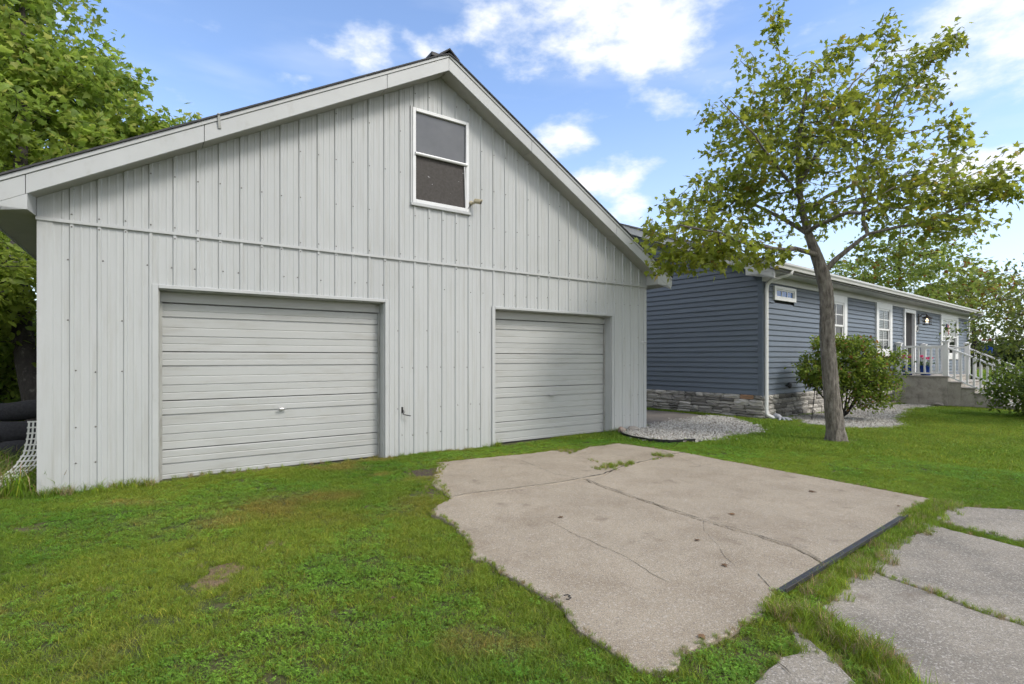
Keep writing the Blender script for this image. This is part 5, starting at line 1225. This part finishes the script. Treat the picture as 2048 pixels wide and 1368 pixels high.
# flowers
def flower_head(mb, c, r, g, n=26):
    for i in range(n):
        d = g.normal(size=3); d /= np.linalg.norm(d); d[2] = abs(d[2]) * .8 - .1; p = np.array(c) + d * r
        t = g.normal(size=3); t -= d * t.dot(d); t /= np.linalg.norm(t); b = np.cross(d, t); s = r * .5
        mb.add([tuple(p + t * s), tuple(p + b * s + d * s * .3), tuple(p - t * s), tuple(p - b * s + d * s * .3)], [(0, 1, 2, 3)])
M['pink'] = mat('pink_petal', (.75, .06, .22), (.60, .04, .16), rough=.6, scale=30)
M['redp'] = mat('red_petal', (.55, .03, .03), (.40, .02, .03), rough=.6, scale=30)
def flower_pot(loc, label, seed, petal, pot, s=1.0, cat='flower pot', group=None):
    g = np.random.default_rng(seed); t = thing('flower_pot', label, cat, loc, g.uniform(0, 3), group)
    MB().lathe([(0, 0), (.105 * s, 0), (.12 * s, .02 * s), (.155 * s, .24 * s), (.17 * s, .25 * s), (.17 * s, .285 * s), (.15 * s, .285 * s), (.145 * s, .25 * s), (0, .25 * s)], 18).build('pot', pot, t, smooth=False)
    n = 90; P = g.normal(size=(n, 3)) * np.array([.075, .075, .05]) * s + np.array([0, 0, .33 * s]); ow = P - np.array([0, 0, .25 * s]); ow /= np.linalg.norm(ow, axis=1)[:, None]
    V, F, C = make_leaves(P, ow, 'oval', .075 * s, tone(n, (.04, .09, .015), (.07, .14, .03), g), .1, g)
    o = bpy.data.objects.new('leaves', npmesh('leaves', V, F, M['leaf'], C)); link(o, t)
    for k in range(4):
        a = 6.28 * k / 4 + g.uniform(-.4, .4); c = (.11 * s * math.cos(a), .11 * s * math.sin(a), (.50 + g.uniform(-.06, .06)) * s)
        f_ = MB(); flower_head(f_, c, .055 * s, g); o = f_.build('bloom', petal, t); 
        MB().tube([(c[0] * .4, c[1] * .4, .3 * s), (c[0], c[1], c[2])], .004, 4).build('stalk', M['leafstalk'], t)
    return t
M['leafstalk'] = mat('stalk', (.06, .12, .03), rough=.6)
flower_pot(hw(PU0 + .24, -.30, PZ), 'blue pot of pink geraniums on the porch nearest the house wall', 1, M['pink'], M['bluepot'], 1.15, group='porch flower pots')
flower_pot(hw(PU0 + .24, -.80, PZ), 'blue pot of pink geraniums on the porch, nearer the corner post', 2, M['pink'], M['bluepot'], 1.15, group='porch flower pots')
mt = MB().box(-.3, .3, -.5, .0, 0, .012).build('door_mat', M['black'], bevel=.004); v = hw(10.95, -.2, PZ); mt.location = v; mt.rotation_euler = (0, 0, HR); tag(mt, 'black mat on the porch landing before the maroon door', 'mat')
# hanging basket on its crook beside the steps
v = hw(11.6, -4.2, 0); hx, hy = .906 * 16.0, 16.0; hzg = float(gz(hx, hy))
hb = thing('basket_hook', 'dark crook pole holding a hanging basket behind the right edge tree', 'pole', (hx + .25, hy, hzg), 0)
MB().tube([(0, 0, -.1), (0, 0, 2.3), (-.04, 0, 2.42), (-.14, 0, 2.46), (-.23, 0, 2.40), (-.25, 0, 2.33)], .010, 6).build('pole', M['black'], hb)
bk = flower_pot((hx, hy, hzg + 1.72), 'small dark blue hanging basket with red blooms at right', 5, M['redp'], M['bluepot'], .85, 'hanging basket')
bk.rotation_euler = (0, 0, 0)
for a in (0, 2.1, 4.2): MB().tube([(.14 * math.cos(a), .14 * math.sin(a), .24), (0, 0, .60)], .003, 4).build('wire', M['black'], bk)
fx, fy = .985 * 14.2, 14.2; flower_pot((fx, fy, float(gz(fx, fy))), 'dark pot of red flowers on the grass at the right edge', 6, M['redp'], M['black'], 1.0)
# little flag on the porch post
def flag():
    m = bpy.data.materials.new('flag_cloth'); m.use_nodes = True; N, L = m.node_tree.nodes, m.node_tree.links; B = N['Principled BSDF']; B.inputs['Roughness'].default_value = .8
    at_ = N.new('ShaderNodeAttribute'); at_.attribute_name = 'tone'; L.new(at_.outputs['Color'], B.inputs['Base Color'])
    v = hw(PU0 + X0, -PW + .06, 2.0); t = thing('small_flag', 'small striped flag on a stick above the porch corner post', 'flag', v, HR)
    MB().tube([(0, 0, -.02), (-.03, -.01, .55)], .006, 6).build('stick', M['weather_camera'], t)
    V = []; F = []; C = []; nx, nz = 14, 13; w, h_ = .36, .24
    for j in range(nz):
        for i in range(nx):
            b = len(V)
            for di, dj in ((0, 0), (1, 0), (1, 1), (0, 1)):
                s = (i + di) / nx; q = (j + dj) / nz; V.append((-.03 - s * w * .55, -.01 + .04 * math.sin(s * 7) * s - s * .12, .53 - q * h_ - s * s * .12))
            red = j % 2 == 0; c = (.55, .03, .05) if red else (.8, .8, .8)
            if i < 6 and j < 7: c = (.02, .04, .18) if (i + j) % 2 else (.10, .13, .28)
            C += [c] * 4; F.append((b, b + 1, b + 2, b + 3))
    o = bpy.data.objects.new('cloth', npmesh('cloth', V, F, m, np.array(C))); link(o, t)
flag()
# left of the garage: woven plastic strip, black fabric rolls
ls = thing('plastic_lattice', 'white woven plastic lattice strip curling up beside the garage corner', 'lattice', (-5.24, 5.75, 0), 0)
cur = [(-.02, .02, .72), (-.015, .0, .55), (-.03, -.03, .38), (-.07, -.10, .24), (-.16, -.22, .12), (-.28, -.36, .05), (-.42, -.50, .02)]
def cpt(s):
    k = s * (len(cur) - 1); i = min(int(k), len(cur) - 2); return Vector(cur[i]).lerp(Vector(cur[i + 1]), k - i)
wdir = Vector((.80, .35, 0)).normalized()
for j in range(6):
    pts = [cpt(s) + wdir * (.036 * (j - 1)) for s in np.linspace(0, 1, 16)]
    mb = MB()
    for a, b in zip(pts[:-1], pts[1:]):
        n_ = (b - a).cross(wdir).normalized() * .003; e = wdir * .008
        mb.hexa([a - e - n_, a + e - n_, a + e + n_, a - e + n_], [b - e - n_, b + e - n_, b + e + n_, b - e + n_])
    mb.build('long_strap', M['lattice'], ls)
for s in np.linspace(.0, .97, 17):
    a, b = cpt(s), cpt(min(s + .02, 1)); t = (b - a).normalized(); n_ = t.cross(wdir).normalized() * .006
    c0, c1 = a - wdir * .05, a + wdir * .155; e = t * .008
    MB().hexa([c0 - e - n_, c0 + e - n_, c0 + e + n_, c0 - e + n_], [c1 - e - n_, c1 + e - n_, c1 + e + n_, c1 - e + n_]).build('cross_strap', M['lattice'], ls)
rl = [((-7.6, 6.2, .16), (-6.15, 6.95, .16), .16, 'lowest'), ((-7.7, 6.5, .44), (-6.25, 7.1, .42), .14, 'middle'), ((-7.8, 6.8, .68), (-6.35, 7.3, .70), .12, 'topmost')]
for a, b, r, nm in rl:
    a, b = Vector(a), Vector(b); pts = []; rs = []; rr = random.Random(nm)
    for i in range(13):
        p = a.lerp(b, i / 12); pts.append(p + Vector((0, 0, rr.uniform(-.02, .02) + .03 * math.sin(i * .8)))); rs.append(r * (rr.uniform(.9, 1.08) if i not in (0, 12) else .55))
    tag(MB().tube(pts, rs, 14).build('fabric_roll', M['fabric'], smooth=True), nm + ' of the stacked black fabric rolls left of the garage', 'roll', 'black fabric rolls')
# fallen leaves and twigs on the drive
lv, lf = leaf_shape('maple')
M['deadleaf'] = mat('dead_leaf', (.16, .09, .04), (.10, .055, .03), rough=.8, scale=40, rand=.3)
dl = [((1125, 1035), .05, 'brown leaf scrap beside the long crack of the pad'), ((1470, 1030), .07, 'curled brown leaf on the middle of the concrete pad'), ((1618, 983), .08, 'brown leaf on the pad near the lawn tree'), ((1398, 1083), .05, 'brown leaf bits below the long crack'), ((1400, 1272), .05, 'dark leaf near the front edge of the pad'), ((1798, 1013), .04, 'small leaf at the end of the steel angle'), ((787, 1212), .035, 'pale dry leaf in the grass left of the pad'), ((1447, 1130), .05, 'short dark twig on the pad')]
for (p, s, lb) in dl:
    x, y = gpt(*p, ZP); mb = MB(); a = random.uniform(0, 6.28); V = lv * s; V = V @ np.array([[math.cos(a), math.sin(a), 0], [-math.sin(a), math.cos(a), 0], [0, 0, 1]]); V[:, 2] += .012 + .02 * np.abs(V[:, 0])
    o = mb.add(V, lf).build('fallen_leaf', M['deadleaf']); o.location = (x, y, ZP if x > -.3 else .045); tag(o, lb, 'leaf', 'fallen leaves')
cw = gpt(1135, 1195, ZP); o = MB().tube([(-.02, .02, .004), (.0, .028, .005), (.018, .015, .005), (.005, .0, .005), (.02, -.012, .005), (.005, -.03, .004), (-.012, -.028, .004)], .003, 5).build('twig', M['black']); o.location = (cw[0], cw[1], ZP); tag(o, 'small curled black twig on the pad near its grassy edge', 'twig')
